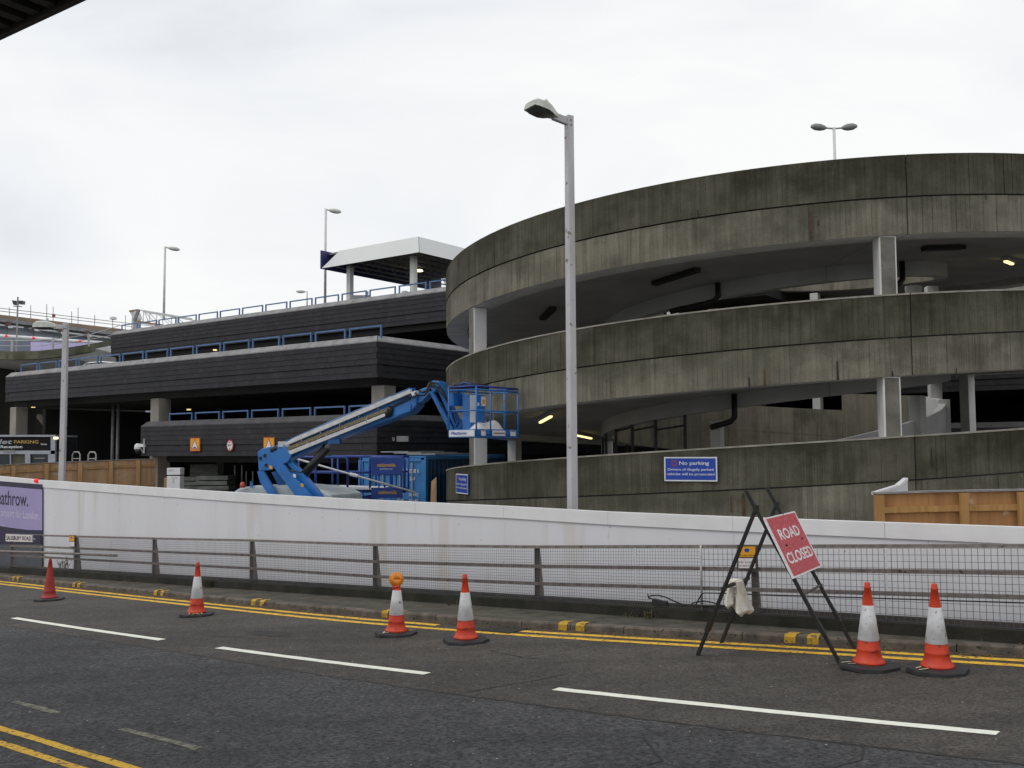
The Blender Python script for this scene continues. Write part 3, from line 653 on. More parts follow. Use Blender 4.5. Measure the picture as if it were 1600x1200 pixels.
for ji, (a, b) in enumerate(zip(joints[:-1], joints[1:])):
    a2, b2 = a + .0012, b - .0012; n = max(2, int((b - a) / .05)); lvl = (a + b) / 2 / (2 * math.pi); top_deck = (a + b) / 2 > 3 * math.pi
    gate = 1.5 < a < 1.7      # the lowest deck opens into the car park here: no parapet
    # upper board of the parapet
    mb = wall_skin(a2, b2, zt, lambda t: ZJ(t) + .016, DR, 4 * ji)
    ring_strip(mb, a2, b2, DR + .004, zt, DR - .19, zt, n, 1)
    ring_strip(mb, a2, b2, DR - .19, zt, DR - .19, lambda t: zt(t) - 1.02, n, 0)
    ring_strip(mb, a2, b2, DR + .0, lambda t: ZJ(t) + .016, DR - .06, lambda t: ZJ(t) + .016, n, 0)
    for t in (a2, b2): mb.poly([DP(t, DR + .004, ZJ(t) + .016), DP(t, DR - .19, ZJ(t) + .016), DP(t, DR - .19, zt(t)), DP(t, DR + .004, zt(t))], [(0, 0), (.2, 0), (.2, .9), (0, .9)])
    pp = None if gate else part('parapet_panel', mb, [M_CONCD, M_CONCP], drum)
    if not top_deck and not gate:
        mb = MB(); ring_strip(mb, a2, b2, DR + .012, lambda t: zt(t) - .012, DR + .012, lambda t: zt(t) + .022, n); ring_strip(mb, a2, b2, DR + .012, lambda t: zt(t) + .022, DR - .20, lambda t: zt(t) + .022, n); part('coping', mb, M_COPE0, pp)
    # lower board; on the lowest deck it runs down to the ground
    solid = a < 0
    zlow = (lambda t: -.5) if solid else ZB
    mb = wall_skin(a2, b2, lambda t: ZJ(t) - .016, zlow, DR - (.012 if not solid else .012), 4 * ji + 64)
    ring_strip(mb, a2, b2, DR - .012, lambda t: ZJ(t) - .016, DR - .06, lambda t: ZJ(t) - .016, n)
    for t in (a2, b2): mb.poly([DP(t, DR - .01, zlow(t)), DP(t, DR - .4, zlow(t)), DP(t, DR - .4, ZJ(t)), DP(t, DR - .01, ZJ(t))])
    part('fascia_panel', mb, M_CONC, drum)
    mb = MB(); ring_strip(mb, a2, b2, DR - .055, lambda t: ZJ(t) - .03, DR - .055, lambda t: ZJ(t) + .03, n); part('panel_joint', mb, M_BLACK, drum)
    # edge beam (painted white underneath), soffit and deck
    if not solid:
        mb = MB(); ring_strip(mb, a2, b2, DR - .022, lambda t: ZB(t) - .002, DR - .62, lambda t: ZB(t) - .002, n); ring_strip(mb, a2, b2, DR - .62, lambda t: ZB(t) - .002, DR - .62, lambda t: ZB(t) + .20, n); part('edge_beam', mb, M_WHITEP, drum)
        mb = MB(); ring_strip(mb, a2, b2, DR - .62, lambda t: ZB(t) + .20, R_IN + .35, lambda t: ZB(t) + .20, n); part('soffit', mb, M_SOFFIT, drum)
        mb = MB(); ring_strip(mb, a2, b2, R_IN + .35, lambda t: ZB(t) + .20, R_IN + .35, lambda t: ZB(t) - .18, n); ring_strip(mb, a2, b2, R_IN + .35, lambda t: ZB(t) - .18, R_IN, lambda t: ZB(t) - .18, n)
        part('inner_beam', mb, M_SOFFIT, drum)
        mb = MB(); ring_strip(mb, a2, b2, R_IN, lambda t: ZB(t) - .18, R_IN, lambda t: zt(t) - 1.0, n); part('well_face', mb, M_CONC, drum)
    mb = MB(); ring_strip(mb, a2, b2, DR - .19, lambda t: zt(t) - 1.02, R_IN + .18, lambda t: zt(t) - 1.02, n); part('ramp_deck', mb, M_DECK, drum)
    mb = MB(); low_deck = b < math.pi
    zi = (lambda t: zt(t) - .10 + (.42 * min(1.3, t) if t > 0 else .24 * max(-1.6, t))) if low_deck else (lambda t: zt(t) - .12)
    ring_strip(mb, a2, b2, R_IN + .18, lambda t: zt(t) - 1.02, R_IN + .18, zi, n); ring_strip(mb, a2, b2, R_IN + .18, zi, R_IN, zi, n); ring_strip(mb, a2, b2, R_IN, zi, R_IN, lambda t: zt(t) - 1.02, n)
    part('inner_parapet', mb, M_WHITEP if (low_deck and -1.7 < a < 1) else M_CONC, drum)
# columns: outer ring every 60 degrees (concrete face with white painted arrises and sides), and an inner ring
def column(th, r0, z0, z1, wd, dp, face, name='column'):
    er = V((math.sin(th), -math.cos(th), 0)); et = V((math.cos(th), math.sin(th), 0)); c = V((DX, DY, 0)) + er * r0
    mb = MB().hexa([c + et * x + er * y + V((0, 0, z0)) for x, y in ((-wd / 2, -dp), (-wd / 2, 0), (wd / 2, 0), (wd / 2, -dp))], [c + et * x + er * y + V((0, 0, z1)) for x, y in ((-wd / 2, -dp), (-wd / 2, 0), (wd / 2, 0), (wd / 2, -dp))])
    o = part(name, mb, M_SOFFIT if name == 'inner_column' else M_WHITEP, drum, bevel=.015)
    if face:
        k = wd / 2 - .035
        mb = MB().slab(c + et * -k + V((0, 0, z0 + .02)), et * 2 * k, V((0, 0, z1 - z0 - .05)), er * .006); part('column_face', mb, M_COLF, o)
for k in range(-1, 3):
    for j in range(6):
        th = math.radians([-.1, 60, 120, 180, 234, 294.3][j]) + 2 * math.pi * k
        if j > 3: th -= 2 * math.pi
        if th < TH0 or th > TH1 - 2 * math.pi + .3: continue
        z0 = zt(th) - 1.0; z1 = ZB(th + 2 * math.pi)
        column(th, DR - .06, z0, z1, .36, .36, True)
        column(th + (.62 if j in (0, 5) else .45), R_IN + .36, z0, z1 - .1, .27, .34, False, 'inner_column')
        if j == 0: column(th + 1.18, R_IN + .30, z0, z1 - .1, .27, .30, False, 'inner_column')
# ceiling luminaires: dark unlit ones and lit tubes, placed on the soffits
def on_soffit(px, py, deck):
    """point where the view ray meets the soffit of a deck (0 = lowest)"""
    best = None
    for Y in np.arange(19.5, 40, .02):
        p = at(px, py, Y); th = math.atan2(p[0] - DX, -(p[1] - DY)); r = math.hypot(p[0] - DX, p[1] - DY)
        if r > DR - .6 or r < R_IN: continue
        zz = ZB(th + 2 * math.pi * deck) + .20
        if best is None or abs(p[2] - zz) < best[0]: best = (abs(p[2] - zz), p, th, r)
    return best
def luminaire(pa, pb, deck, lit, wd=.2):
    A = on_soffit(*pa, deck); B = on_soffit(*pb, deck)
    if A is None or B is None: return
    a, b = A[1] - V((0, 0, .07)), B[1] - V((0, 0, .07)); d = b - a; L_ = np.linalg.norm(d[:2])
    if L_ > 2.2: b = a + d * 2.2 / L_
    if L_ < .5: b = a + d * (.5 / max(L_, .01))
    mb = MB().bar(a, b, wd, .10); o = part('luminaire', mb, M_BLACK if not lit else M_SOFFIT, drum, label=None if not lit else 'lit yellow tube light')
    if lit: part('tube', MB().bar(a + (b - a) * .05 - V((0, 0, .07)), b - (b - a) * .05 - V((0, 0, .07)), wd * .6, .05), M_LITY, o)
luminaire((1022, 439), (1090, 417), 2, False); luminaire((848, 494), (864, 478), 2, False); luminaire((1443, 384), (1505, 382), 2, False)
luminaire((1570, 400), (1582, 405), 2, True, .14); luminaire((843, 653), (862, 642), 1, True, .12); luminaire((898, 673), (925, 679), 1, True, .12)
# black drain pipes dropping from the inner beam
def pipe(th, deck, turn, run=.34, up_=0):
    t = th + 2 * math.pi * deck; z = ZB(t) - .18; r = R_IN + .5
    pts = [DP(th, r, z + .35), DP(th, r, z - .25 + up_), DP(th + turn * .02, r, z - .36 + up_), DP(th + turn * .06, r, z - .42 + up_), DP(th + turn * run, r, z - .46 - .28 * run + up_)]
    part('drain_pipe', MB().tube(pts, .075, 8), M_BLACK, drum, smooth=True)
pipe(math.radians(-28), 2, -1, .26, .26); pipe(math.radians(26), 2, -1, .14, .14); pipe(math.radians(-24), 1, -1, .12)
# steel and glass screen round the foot of the inner well
mb = MB(); gl = MB()
for k in range(9):
    th = math.radians(-128 + 11 * k); gl_z = .2
    part('screen_post', MB().bar(DP(th, R_IN + .3, gl_z), DP(th, R_IN + .3, ZB(th + 2 * math.pi) - .18), .075, .075), M_BLACK, drum)
    if k < 8:
        t2 = math.radians(-128 + 11 * (k + 1)); z2 = 2.0
        part('screen_rail', MB().bar(DP(th, R_IN + .3, 2.9), DP(t2, R_IN + .3, 3.0), .05, .05), M_BLACK, drum)
# rust runs on the concrete, one by one
def rust(px, py0, py1, w_, c):
    for Y in np.arange(19.0, 30, .005):
        p = at(px, py0, Y)
        if math.hypot(p[0] - DX, p[1] - DY) < DR + .012: break
    Yq = p[1]; a = p; b = at(px + 1, py1, Yq); th = math.atan2(p[0] - DX, -(p[1] - DY)); et = V((math.cos(th), math.sin(th), 0)); h = w_ * Yq / F / 2
    part('rust_run', MB().poly([a - et * h * .5, a + et * h * .6, b + et * h, b - et * h * .8]), c, drum)
M_RUST = mat('rust_run_stain', (.16, .06, .02), (.05, .035, .022), .9, scale=6); M_DSTAIN = mat('dark_run_stain', (.03, .026, .02), None, .9)
for px, y0, y1, w_, c in [(1266, 330, 374, 3, M_RUST), (1278, 344, 353, 2, M_DSTAIN), (1170, 588, 606, 3, M_DSTAIN), (1194, 574, 604, 3, M_RUST), (1308, 564, 594, 4, M_DSTAIN), (1394, 579, 588, 3, M_DSTAIN), (1161, 771, 806, 6, M_RUST), (1142, 774, 800, 2.5, M_RUST), (1417, 748, 768, 3, M_DSTAIN), (1494, 574, 590, 3, M_DSTAIN), (1455, 700, 728, 3, M_DSTAIN), (727, 727, 790, 3, M_RUST), (1090, 328, 340, 2, M_DSTAIN), (1540, 300, 312, 2, M_DSTAIN)]: rust(px, y0, y1, w_, c)
# blue no-parking plates on the wall of the lowest deck
def drum_plate(name, label, px, py, wd, ht, full):
    for Y in np.arange(19.0, 32, .005):
        p = at(px, py, Y)
        if math.hypot(p[0] - DX, p[1] - DY) < DR + .03: break
    th = math.atan2(p[0] - DX, -(p[1] - DY)); er = V((math.sin(th), -math.cos(th), 0)); et = V((math.cos(th), math.sin(th), 0)); tilt = V((0, 0, 0))
    c = V((DX, DY, 0)) + er * (DR + .035); c[2] = p[2]; et = et + V((0, 0, .0))
    x, y = et * wd / 2, V((0, 0, ht / 2)); b = thing(name, label, 'sign', c, 'blue no parking plates on the spiral ramp wall')
    pl = Plate(c - x - y, c + x - y, c + x + y, c - x + y)
    part('plate', pl.board(.025), M_SIGNB, b); part('border', pl.frame(.028, .003), M_WTXT, b)
    part('lettering', pl.text('No parking', .29, .68, .145, width=.56, bold=.012), M_WTXT, b)
    mb = pl.text('Drivers of illegally parked', 0, .44, .10, width=.86, center=.5, bold=.008); pl.text('vehicles will be prosecuted', 0, .25, .10, width=.90, center=.5, bold=.008, mb=mb); part('lettering', mb, M_WTXT, b)
    mb = pl.text('Civic Parking', .75, .055, .035, width=.19); part('small_lettering', mb, M_WTXT, b) if False else None
    mb = pl.shape([(.145, .62), (.24, .62), (.24, .86), (.145, .86)], .003); part('symbol_ground', mb, M_YTXT if False else mat('dull_red_print', (.33, .06, .06), None, .6), b)
    mb = pl.ring(.1925, .74, .030, .078, .0045); part('symbol', mb, M_SIGNB, b)
drum_plate('no_parking_sign', 'large blue no parking sign facing the road on the curved concrete wall', 1079, 733, 1.13, .51, True)
drum_plate('no_parking_sign', 'blue no parking sign at the far left edge of the curved wall beside the container', 722, 756, 1.0, .52, False)
# ================================================================== DARK CAR PARK BUILDING (slate-hung parapets)
BC = at(590, 523, 34.0)                      # near corner of the middle tier, top edge
EU = V((-.8025, .5967, 0)); EU /= np.linalg.norm(EU); EV = V((-EU[1] * -1, 0, 0)); EV = V((EU[1], -EU[0], 0))
def B(u, v, z): return V((BC[0], BC[1], 0)) + EU * u + EV * v + V((0, 0, z))
def uv_at(px, v):
    d = ray(px, 600)[:2]; c = V((BC[0], BC[1])) + EV[:2] * v
    A = np.array([[EU[0], -d[0]], [EU[1], -d[1]]]); return float(np.linalg.solve(A, -c)[0])
bld = thing('car_park_building', 'long dark slate-hung car park building with stepped parapets and blue guard rails', 'car park', B(8, 4, -.42))
ZT2 = float(BC[2]); ZT3 = ZT2 - 2.74; ZT1 = ZT2 + 2.9
U2 = uv_at(9, 0); U3 = uv_at(222, 0); V1 = 6.8; U1a = uv_at(697, V1) - 14; U1b = uv_at(172, V1); VR = 18.0
rt = random.Random(4)
tiles = []    # (distance, corner, direction, width, height, normal, variant)
def tile_band(p, q, ztop, zbot, courses, nrm, tw=.31, gap=.004):
    """rows of hung slates between two plan points; every slate leans out a little at its foot"""
    p, q = V(p), V(q); d = q - p; Ln = np.linalg.norm(d); d = d / Ln; h = (ztop - zbot) / courses
    for c in range(courses):
        off = (c % 2) * tw / 2; x = -off
        while x < Ln:
            a, b = max(0, x), min(Ln, x + tw)
            if b - a > .04:
                P = p + d * a; P = V((P[0], P[1], zbot + h * c)); dist = np.linalg.norm(P - CAM)
                tiles.append((dist, P, d, b - a - gap, h, V(nrm), rt.randrange(3), rt.uniform(-.003, .003)))
            x += tw
def tier(name_z, z, path, normals, caps, capmat, lower=True, h1=.80, h2=.42, c1=4, c2=2):
    """one parapet: bevelled capping, four courses, a shadow joint, two lower courses, set along a plan path"""
    for i, (a, b) in enumerate(zip(path[:-1], path[1:])):
        a, b = V(a), V(b); n = V(normals[i])
        a0, b0 = a.copy(), b.copy(); a0[2] = b0[2] = 0
        Zc, Zj, Zb = z - .22, z - .22 - h1, z - .26 - h1 - h2
        tile_band(a0, b0, Zc, Zj, c1, n); tile_band(a0 - n * .02, b0 - n * .02, Zj - .04, Zb, c2, n)
        up_ = V((0, 0, 1))
        mb = MB(); dd = (b0 - a0) / np.linalg.norm(b0 - a0)
        mb.slab(a0 - n * .04 + up_ * (Zb + .02), b0 - a0, -n * .22, up_ * (Zc - Zb - .02)); part('backing_wall', mb, M_SLATEB, bld)
        # capping in lengths
        L_ = np.linalg.norm(b0 - a0); m = max(1, int(round(L_ / 1.8)))
        for k in range(m):
            s0, s1 = L_ * k / m + .004, L_ * (k + 1) / m - .004; P, Q = a0 + dd * s0, a0 + dd * s1
            # mitre the ends of the run so that two runs meet at a corner
            mb = MB(); k0 = caps[i][0] * .26 if k == 0 else 0; k1 = caps[i][1] * .26 if k == m - 1 else 0
            o = n * .015
            lo = [P + o + up_ * (Zc - .02), Q + o + up_ * (Zc - .02), Q - n * .26 - dd * k1 + up_ * (Zc - .02), P - n * .26 + dd * k0 + up_ * (Zc - .02)]
            hi = [P + o + up_ * (Zc + .02), Q + o + up_ * (Zc + .02), Q - n * .17 - dd * k1 * .7 + up_ * z, P - n * .17 + dd * k0 * .7 + up_ * z]
            hi2 = [hi[3], hi[2], lo[2] - n * .2, lo[3] - n * .2]
            mb.hexa(lo, hi)
            part('capping', mb, capmat, bld)
nF = -EV; nR = -EU      # facade normal (towards the road), return normal (towards the ramp)
tier('mid', ZT2, [B(U2, 0, 0), B(0, 0, 0)], [nF], [(1, 1)], M_CAP); tier('mid', ZT2, [B(0, 0, 0), B(0, VR, 0)], [nR], [(1, 0)], M_CAP)
tier('mid', ZT2, [B(U2, 9, 0), B(U2, 0, 0)], [EU], [(0, 1)], M_CAP)
tier('low', ZT3, [B(U3, 0, 0), B(0, 0, 0)], [nF], [(1, 1)], M_CAPD); tier('low', ZT3, [B(0, 0, 0), B(0, VR, 0)], [nR], [(1, 0)], M_CAPD)
tier('low', ZT3, [B(U3, 4, 0), B(U3, 0, 0)], [EU], [(0, 1)], M_CAPD)
tier('top', ZT1, [B(U1b, V1, 0), B(U1a, V1, 0)], [nF], [(1, 0)], M_CAP); tier('top', ZT1, [B(U1b, V1 + 12, 0), B(U1b, V1, 0)], [EU], [(0, 1)], M_CAP)
# parapets of the wing behind the ramp
tier('wing', ZT2 - .3, [B(0, VR, 0), B(-34, VR, 0)], [nF], [(0, 0)], M_CAPD); tier('wing', ZT3 - .3, [B(0, VR, 0), B(-34, VR, 0)], [nF], [(0, 0)], M_CAPD)
# the 300 nearest slates are separate parts, the rest one joined part per building
tiles.sort(key=lambda t: t[0])
def tile_mesh(mb, P, d, w_, h, n, j):
    up_ = V((0, 0, 1)); t = .012
    lo = [P + n * (.022 + j), P + d * w_ + n * (.022 + j), P + d * w_ + n * (.006 + j), P + n * (.006 + j)]
    hi = [P + up_ * (h + .02) + n * (.004 + j * .3), P + d * w_ + up_ * (h + .02) + n * (.004 + j * .3), P + d * w_ + up_ * (h + .02) - n * .008, P + up_ * (h + .02) - n * .008]
    mb.hexa(lo, hi)
vis = [t for t in tiles if t[5] @ (CAM - t[1]) > 0 and not (t[1][0] > -1.2)]
near = vis[:300]; nid = {id(t) for t in near}
cache = {}
for t in near:
    dist, P, d, w_, h, n, v, j = t
    key = (round(w_, 3), round(h, 3), v, tuple(np.round(n, 3)))
    if key not in cache:
        mb = MB(); tile_mesh(mb, V((0, 0, 0)), d, w_, h, n, 0); cache[key] = mb.mesh('slate_tile', M_SLATE2 if v == 2 else M_SLATE)
    o = bpy.data.objects.new('slate_tile', cache[key]); COL.objects.link(o); o.parent = bld; o.location = [float(x) for x in (P + n * j - rootloc(bld))]
for mt_, sel in ((M_SLATE, (0, 1)), (M_SLATE2, (2,))):
    mb = MB()
    for t in tiles:
        if id(t) not in nid and t[6] in sel: tile_mesh(mb, t[1], t[2], t[3], t[4], t[5], t[7])
    part('slate_cladding', mb, mt_, bld, kind='stuff')
# floors, soffits and inner walls
def floor(name, z0, z1, poly, m):
    part(name, MB().hexa([B(u, v, z0) for u, v in poly][::-1], [B(u, v, z1) for u, v in poly][::-1]), m, bld)
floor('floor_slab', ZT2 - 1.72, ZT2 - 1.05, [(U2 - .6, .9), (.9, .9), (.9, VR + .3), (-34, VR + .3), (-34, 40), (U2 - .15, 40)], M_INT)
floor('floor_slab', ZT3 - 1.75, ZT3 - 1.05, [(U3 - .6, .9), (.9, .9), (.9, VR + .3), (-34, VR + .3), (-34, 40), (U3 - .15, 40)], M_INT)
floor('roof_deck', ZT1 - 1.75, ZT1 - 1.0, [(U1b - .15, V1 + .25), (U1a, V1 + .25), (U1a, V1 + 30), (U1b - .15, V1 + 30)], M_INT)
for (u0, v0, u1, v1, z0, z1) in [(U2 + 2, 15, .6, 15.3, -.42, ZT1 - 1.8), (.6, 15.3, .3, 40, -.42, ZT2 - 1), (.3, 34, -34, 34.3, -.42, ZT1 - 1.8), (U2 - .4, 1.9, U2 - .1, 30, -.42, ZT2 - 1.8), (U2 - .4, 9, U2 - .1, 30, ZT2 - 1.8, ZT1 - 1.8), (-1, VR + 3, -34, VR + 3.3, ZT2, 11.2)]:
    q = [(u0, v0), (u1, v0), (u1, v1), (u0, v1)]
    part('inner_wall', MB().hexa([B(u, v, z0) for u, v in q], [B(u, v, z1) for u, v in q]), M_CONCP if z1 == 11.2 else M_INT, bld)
# columns under the middle tier
def bcol(u, v, z0, z1, w_=.78, d_=.78, m=M_CONCP, nm='column'):
    q = [(u - w_ / 2, v - d_ / 2), (u + w_ / 2, v - d_ / 2), (u + w_ / 2, v + d_ / 2), (u - w_ / 2, v + d_ / 2)]
    part(nm, MB().hexa([B(a, b, z0) for a, b in q], [B(a, b, z1) for a, b in q]), m, bld, bevel=.02)
zs2, zs3 = ZT2 - 1.72, ZT3 - 1.75
uc = uv_at(252, .85)
bcol(.62, .95, ZT3 - 1.05, zs2, .62, .62); bcol(.62, .95, -.42, zs3, .62, .62)
bcol(uc, .85, -.42, zs2, .62, .62)
bcol(uv_at(31, .9), .9, -.42, zs2, .62, .62)
for v in (8.0, 14.0):
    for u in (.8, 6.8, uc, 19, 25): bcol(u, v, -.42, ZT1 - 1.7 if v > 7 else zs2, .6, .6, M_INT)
for u in (-6, -12, -18, -24): bcol(u, VR + 1.0, -.42, ZT2 - 2, .6, .6, M_CONCP)
# steel cross bracing and two grey pipes in the dark bay on the left
zb0, zb1 = -.2, zs2
ua, ub = uv_at(150, 5), uv_at(62, 5)
part('cross_brace', MB().bar(B(ub, 5, zs2 - .2), B(uv_at(165, 5), 5, 0), .22), mat('brown_primer_steel', (.09, .075, .06), None, .8), bld)
part('cross_brace', MB().bar(B(uv_at(168, 5.4), 5.4, zs2 - .2), B(uv_at(100, 5.4), 5.4, 1.0), .2), bpy.data.materials['brown_primer_steel'], bld)
for px in (178, 186): part('pipe', MB().tube([B(uv_at(px, 2.5), 2.5, -.42), B(uv_at(px, 2.5), 2.5, zs2)], .085, 8), M_STEEL, bld, smooth=True)
# blue guard rails: one hoop each
def hoop(u0, u1, v, z, h=.36, vdir=False):
    r = .05; mb = MB()
    f = (lambda a, zz: B(v, a, zz)) if vdir else (lambda a, zz: B(a, v, zz))
    for a in (u0, u1): mb.bar(f(a, z - .15), f(a, z + h), .06, .05, up=EU)
    mb.bar(f(u0 - .03, z + h), f(u1 + .03, z + h), .05, .055)
    part('guard_rail', mb, M_BRAIL, bld)
SPC = 1.815
k = 0
while k * SPC + SPC < U2 - .6: hoop(k * SPC + .12, k * SPC + 1.68, .30, ZT2); k += 1
k = 0
while k * SPC + SPC < U3 - .2: hoop(k * SPC + .12, k * SPC + 1.68, .30, ZT3, .30); k += 1
k = 0; u = U1b - .5
while u - 1.7 > U1a: hoop(u - 1.66, u - .1, V1 + .30, ZT1, .33); u -= SPC
# small lit ceiling lamps inside
for px, py, Y in [(336, 547, 46), (295, 640, 44), (52, 636, 53), (404, 600, 42)]:
    p = at(px, py, Y); part('ceiling_lamp', MB().box(p, (.15, .15, .06)), M_LITD, bld)

# ---- things fixed to the building
def facade_plate(px0, px1, py0, py1, v=-.06):
    P0 = B(0, v, 0); n = nF
    return Plate(onplane(px0, py1, P0, n), onplane(px1, py1, P0, n), onplane(px1, py0, P0, n), onplane(px0, py0, P0, n))
def hump_sign(px0, px1, py0, py1, label):
    pl = facade_plate(px0, px1, py0, py1); c = pl.m(.5, .5); b = thing('warning_sign', label, 'road sign', c, 'amber warning signs on the dark parapet')
    pl = Plate(*[V(q) for q in (pl.c[0], pl.c[1], pl.c[2], pl.c[3])])
    part('plate', pl.board(.03), M_YSIGN, b); part('edge', pl.frame(.03, .002), M_RTXT, b)
    part('red_triangle', pl.shape([(.10, .13), (.90, .13), (.5, .95)], .004), M_RTXT, b); part('white_triangle', pl.shape([(.22, .20), (.78, .20), (.5, .82)], .006), M_WTXT, b)
    part('hump_symbol', pl.shape([(.28, .22), (.72, .22), (.62, .27), (.55, .33), (.45, .33), (.38, .27)], .008), M_BTXT, b)
hump_sign(297, 312, 684, 705, 'amber hump warning sign near the left end of the low dark parapet')
hump_sign(411.5, 428.5, 683, 706, 'amber hump warning sign partly behind the blue boom of the lift')
pl = facade_plate(354, 364.5, 687, 705); b = thing('height_limit_sign', 'round red-bordered height limit sign on the dark parapet between the amber signs', 'road sign', pl.m(.5, .5))
cyl = MB().prism([pl.m(.5 + .5 * math.cos(a), .5 + .5 * math.sin(a), -.02) for a in [k * math.pi / 12 for k in range(24)]], pl.n * .02)
part('plate', cyl, M_RTXT, b); part('white_field', pl.ring(.5, .5, .38, .40, .004), M_WTXT, b); part('lettering', pl.text("6'6\"", .2, .41, .19, width=.5, center=.5, off=.007, bold=.02), M_BTXT, b)
mb = pl.shape([(.40, .84), (.5, .68), (.60, .84)], .007); pl.shape([(.40, .16), (.60, .16), (.5, .32)], .007, mb); part('arrow', mb, M_BTXT, b)
# dome camera on its bracket at the left end of the low parapet
p = B(U3 + .02, -.0, 0); p = onplane(227, 697, p, nF); c = thing('cctv_camera', 'white dome camera on a bracket at the left end of the low dark parapet', 'camera', p)
part('wall_plate', MB().box(p + EV * -.05, (.07, .07, .62)), M_GALV, c)
q = p + EU * .35 + EV * -.05 + V((0, 0, .02)); part('arm', MB().box((p + q) / 2 + V((0, 0, .02)), (.42, .08, .13), math.atan2(EU[1], EU[0])), M_WTXT, c)
part('brace', MB().tube([p + V((0, 0, -.26)), p + EU * .2 + V((0, 0, -.25)), p + EU * .33 + V((0, 0, -.08))], .022, 6), M_GALV, c)
d0 = p + EU * .46 + EV * -.05; part('housing', MB().lathe([(.0, .12), (.08, .11), (.15, .03), (.16, -.12), (.15, -.14)], 14, d0), M_WTXT, c, smooth=True); part('dome', MB().lathe([(.12, -.14), (.11, -.24), (.06, -.31), (0, -.33)], 12, d0), M_GLASSD, c, smooth=True)
# floodlight on the return face
p = atz(626, 686, float(at(626, 686, 34.6)[2])); fl = thing('floodlight', 'pale boxy floodlight on the dark return wall above the blue container', 'floodlight', p)
part('housing', MB().box(p + nR * .1, (.42, .2, .20), math.atan2(EV[1], EV[0]) if False else 0), M_CAP, fl, bevel=.02); part('bracket', MB().box(p + nR * .0 + V((-.27, .06, .0)), (.12, .16, .14)), M_STEEL, fl)

# ---- a white car parked behind the middle parapet
def parked_car(u, v, z, label):
    o = B(u, v, z); c = thing('parked_car', label, 'car', o)
    X, Y_ = EV, EU                      # length, width
    def pt(x, y, h): return o + X * x + Y_ * y + V((0, 0, h))
    prof = [(-2.0, .32), (-2.05, .62), (-1.9, .84), (-1.0, .95), (.3, .98), (1.75, 1.0), (2.0, .85), (2.05, .4), (1.9, .28), (-1.85, .28)]
    part('body', MB().prism([pt(x, -.86, h) for x, h in prof], Y_ * 1.72), M_CAR, c, bevel=.06)
    b0 = [(-1.05, .95), (1.72, 1.0)]; t0 = [(-.35, 1.43), (1.25, 1.46)]
    part('cabin_glass', MB().hexa([pt(-1.05, -.80, .94), pt(1.72, -.80, .98), pt(1.72, .80, .98), pt(-1.05, .80, .94)], [pt(-.35, -.64, 1.42), pt(1.2, -.64, 1.44), pt(1.2, .64, 1.44), pt(-.35, .64, 1.42)]), M_GLASSD, c)
    part('roof', MB().hexa([pt(-.42, -.66, 1.42), pt(1.25, -.66, 1.44), pt(1.25, .66, 1.44), pt(-.42, .66, 1.42)], [pt(-.2, -.56, 1.49), pt(1.0, -.56, 1.50), pt(1.0, .56, 1.50), pt(-.2, .56, 1.49)]), M_CAR, c, bevel=.02)
    for x in (-1.25, 1.3):
        for y in (-.88, .70): wq = part('wheel', MB().tube([pt(x, y, .31), pt(x, y + .19, .31)], .31, 16), M_RUB, c); part('rim', MB().tube([pt(x, y - .01, .31), pt(x, y + .2, .31)], .18, 10), M_CAP, wq)
    for y in (-.6, .6): part('headlight', MB().box(pt(-2.03, y, .68), (.1, .3, .14)), M_WTXT, c)
parked_car(uv_at(154, 2.35), 2.35, ZT2 - 1.04, 'white car whose roof just shows over the middle parapet at the left')
# ---- canopy on the roof
VC = V1 + 3.2
n = nF; P0 = B(0, VC, 0)
br = onplane(654.5, 394, P0, n); zb = br[2]; bl = atz(501, 420, zb)
ucr = float((br - B(0, 0, 0))[:2] @ EU[:2]); ucl = uv_at(501, VC); zt_ = float(onplane(653, 369, B(0, VC + .35, 0), n)[2])
can = thing('roof_canopy', 'white flat-roofed canopy with a navy end panel standing on the car park roof', 'canopy', B((ucr + ucl) / 2, VC + 4, ZT1 - 1))
VE = VC + 9.5; ins = .42
part('fascia', MB().prism([B(ucl, VC, zb), B(ucr, VC, zb), B(ucr + ins, VC + ins, zt_), B(ucl - .9, VC + ins, zt_)], EV * .06), M_ROOFW, can)
part('fascia', MB().prism([B(ucr, VC + .005, zb), B(ucr, VE, zb), B(ucr + ins, VE, zt_), B(ucr + ins, VC + ins, zt_)], EU * .06), M_ROOFW, can)
part('navy_panel', MB().prism([B(ucl + .08, VC - .02, zb - .02), B(ucl + .08, VE, zb - .02), B(ucl + .08, VE, zt_ - .0), B(ucl + .08, VC - .02, zt_ + .06)], EU * -.08), mat('navy_sign_panel', (.026, .026, .13), None, .5), can)
part('roof_sheet', MB().hexa([B(u, v, zt_ - .12) for u, v in ((ucr + ins + .05, VC + ins + .06), (ucl - .05, VC + ins + .06), (ucl - .05, VE), (ucr + ins + .05, VE))], [B(u, v, zt_ - .03) for u, v in ((ucr + ins + .05, VC + ins + .06), (ucl - .05, VC + ins + .06), (ucl - .05, VE), (ucr + ins + .05, VE))]), M_STEEL, can)
for k in range(7):
    u = ucr + .8 + (ucl - ucr - 1.4) * k / 6; mb = MB(); mb.bar(B(u, VC + .5, zb + .06), B(u, VE - .1, zb + .06), .06); mb.bar(B(u, VC + .6, zt_ - .16), B(u, VE - .1, zt_ - .16), .06)
    for j in range(8): v = VC + .6 + j * 1.1; mb.bar(B(u, v, zb + .06), B(u, min(v + .55, VE - .1), zt_ - .18), .035); mb.bar(B(u, min(v + .55, VE - .1), zt_ - .18), B(u, min(v + 1.1, VE - .1), zb + .06), .035)
    part('roof_truss', mb, M_STEEL, can)
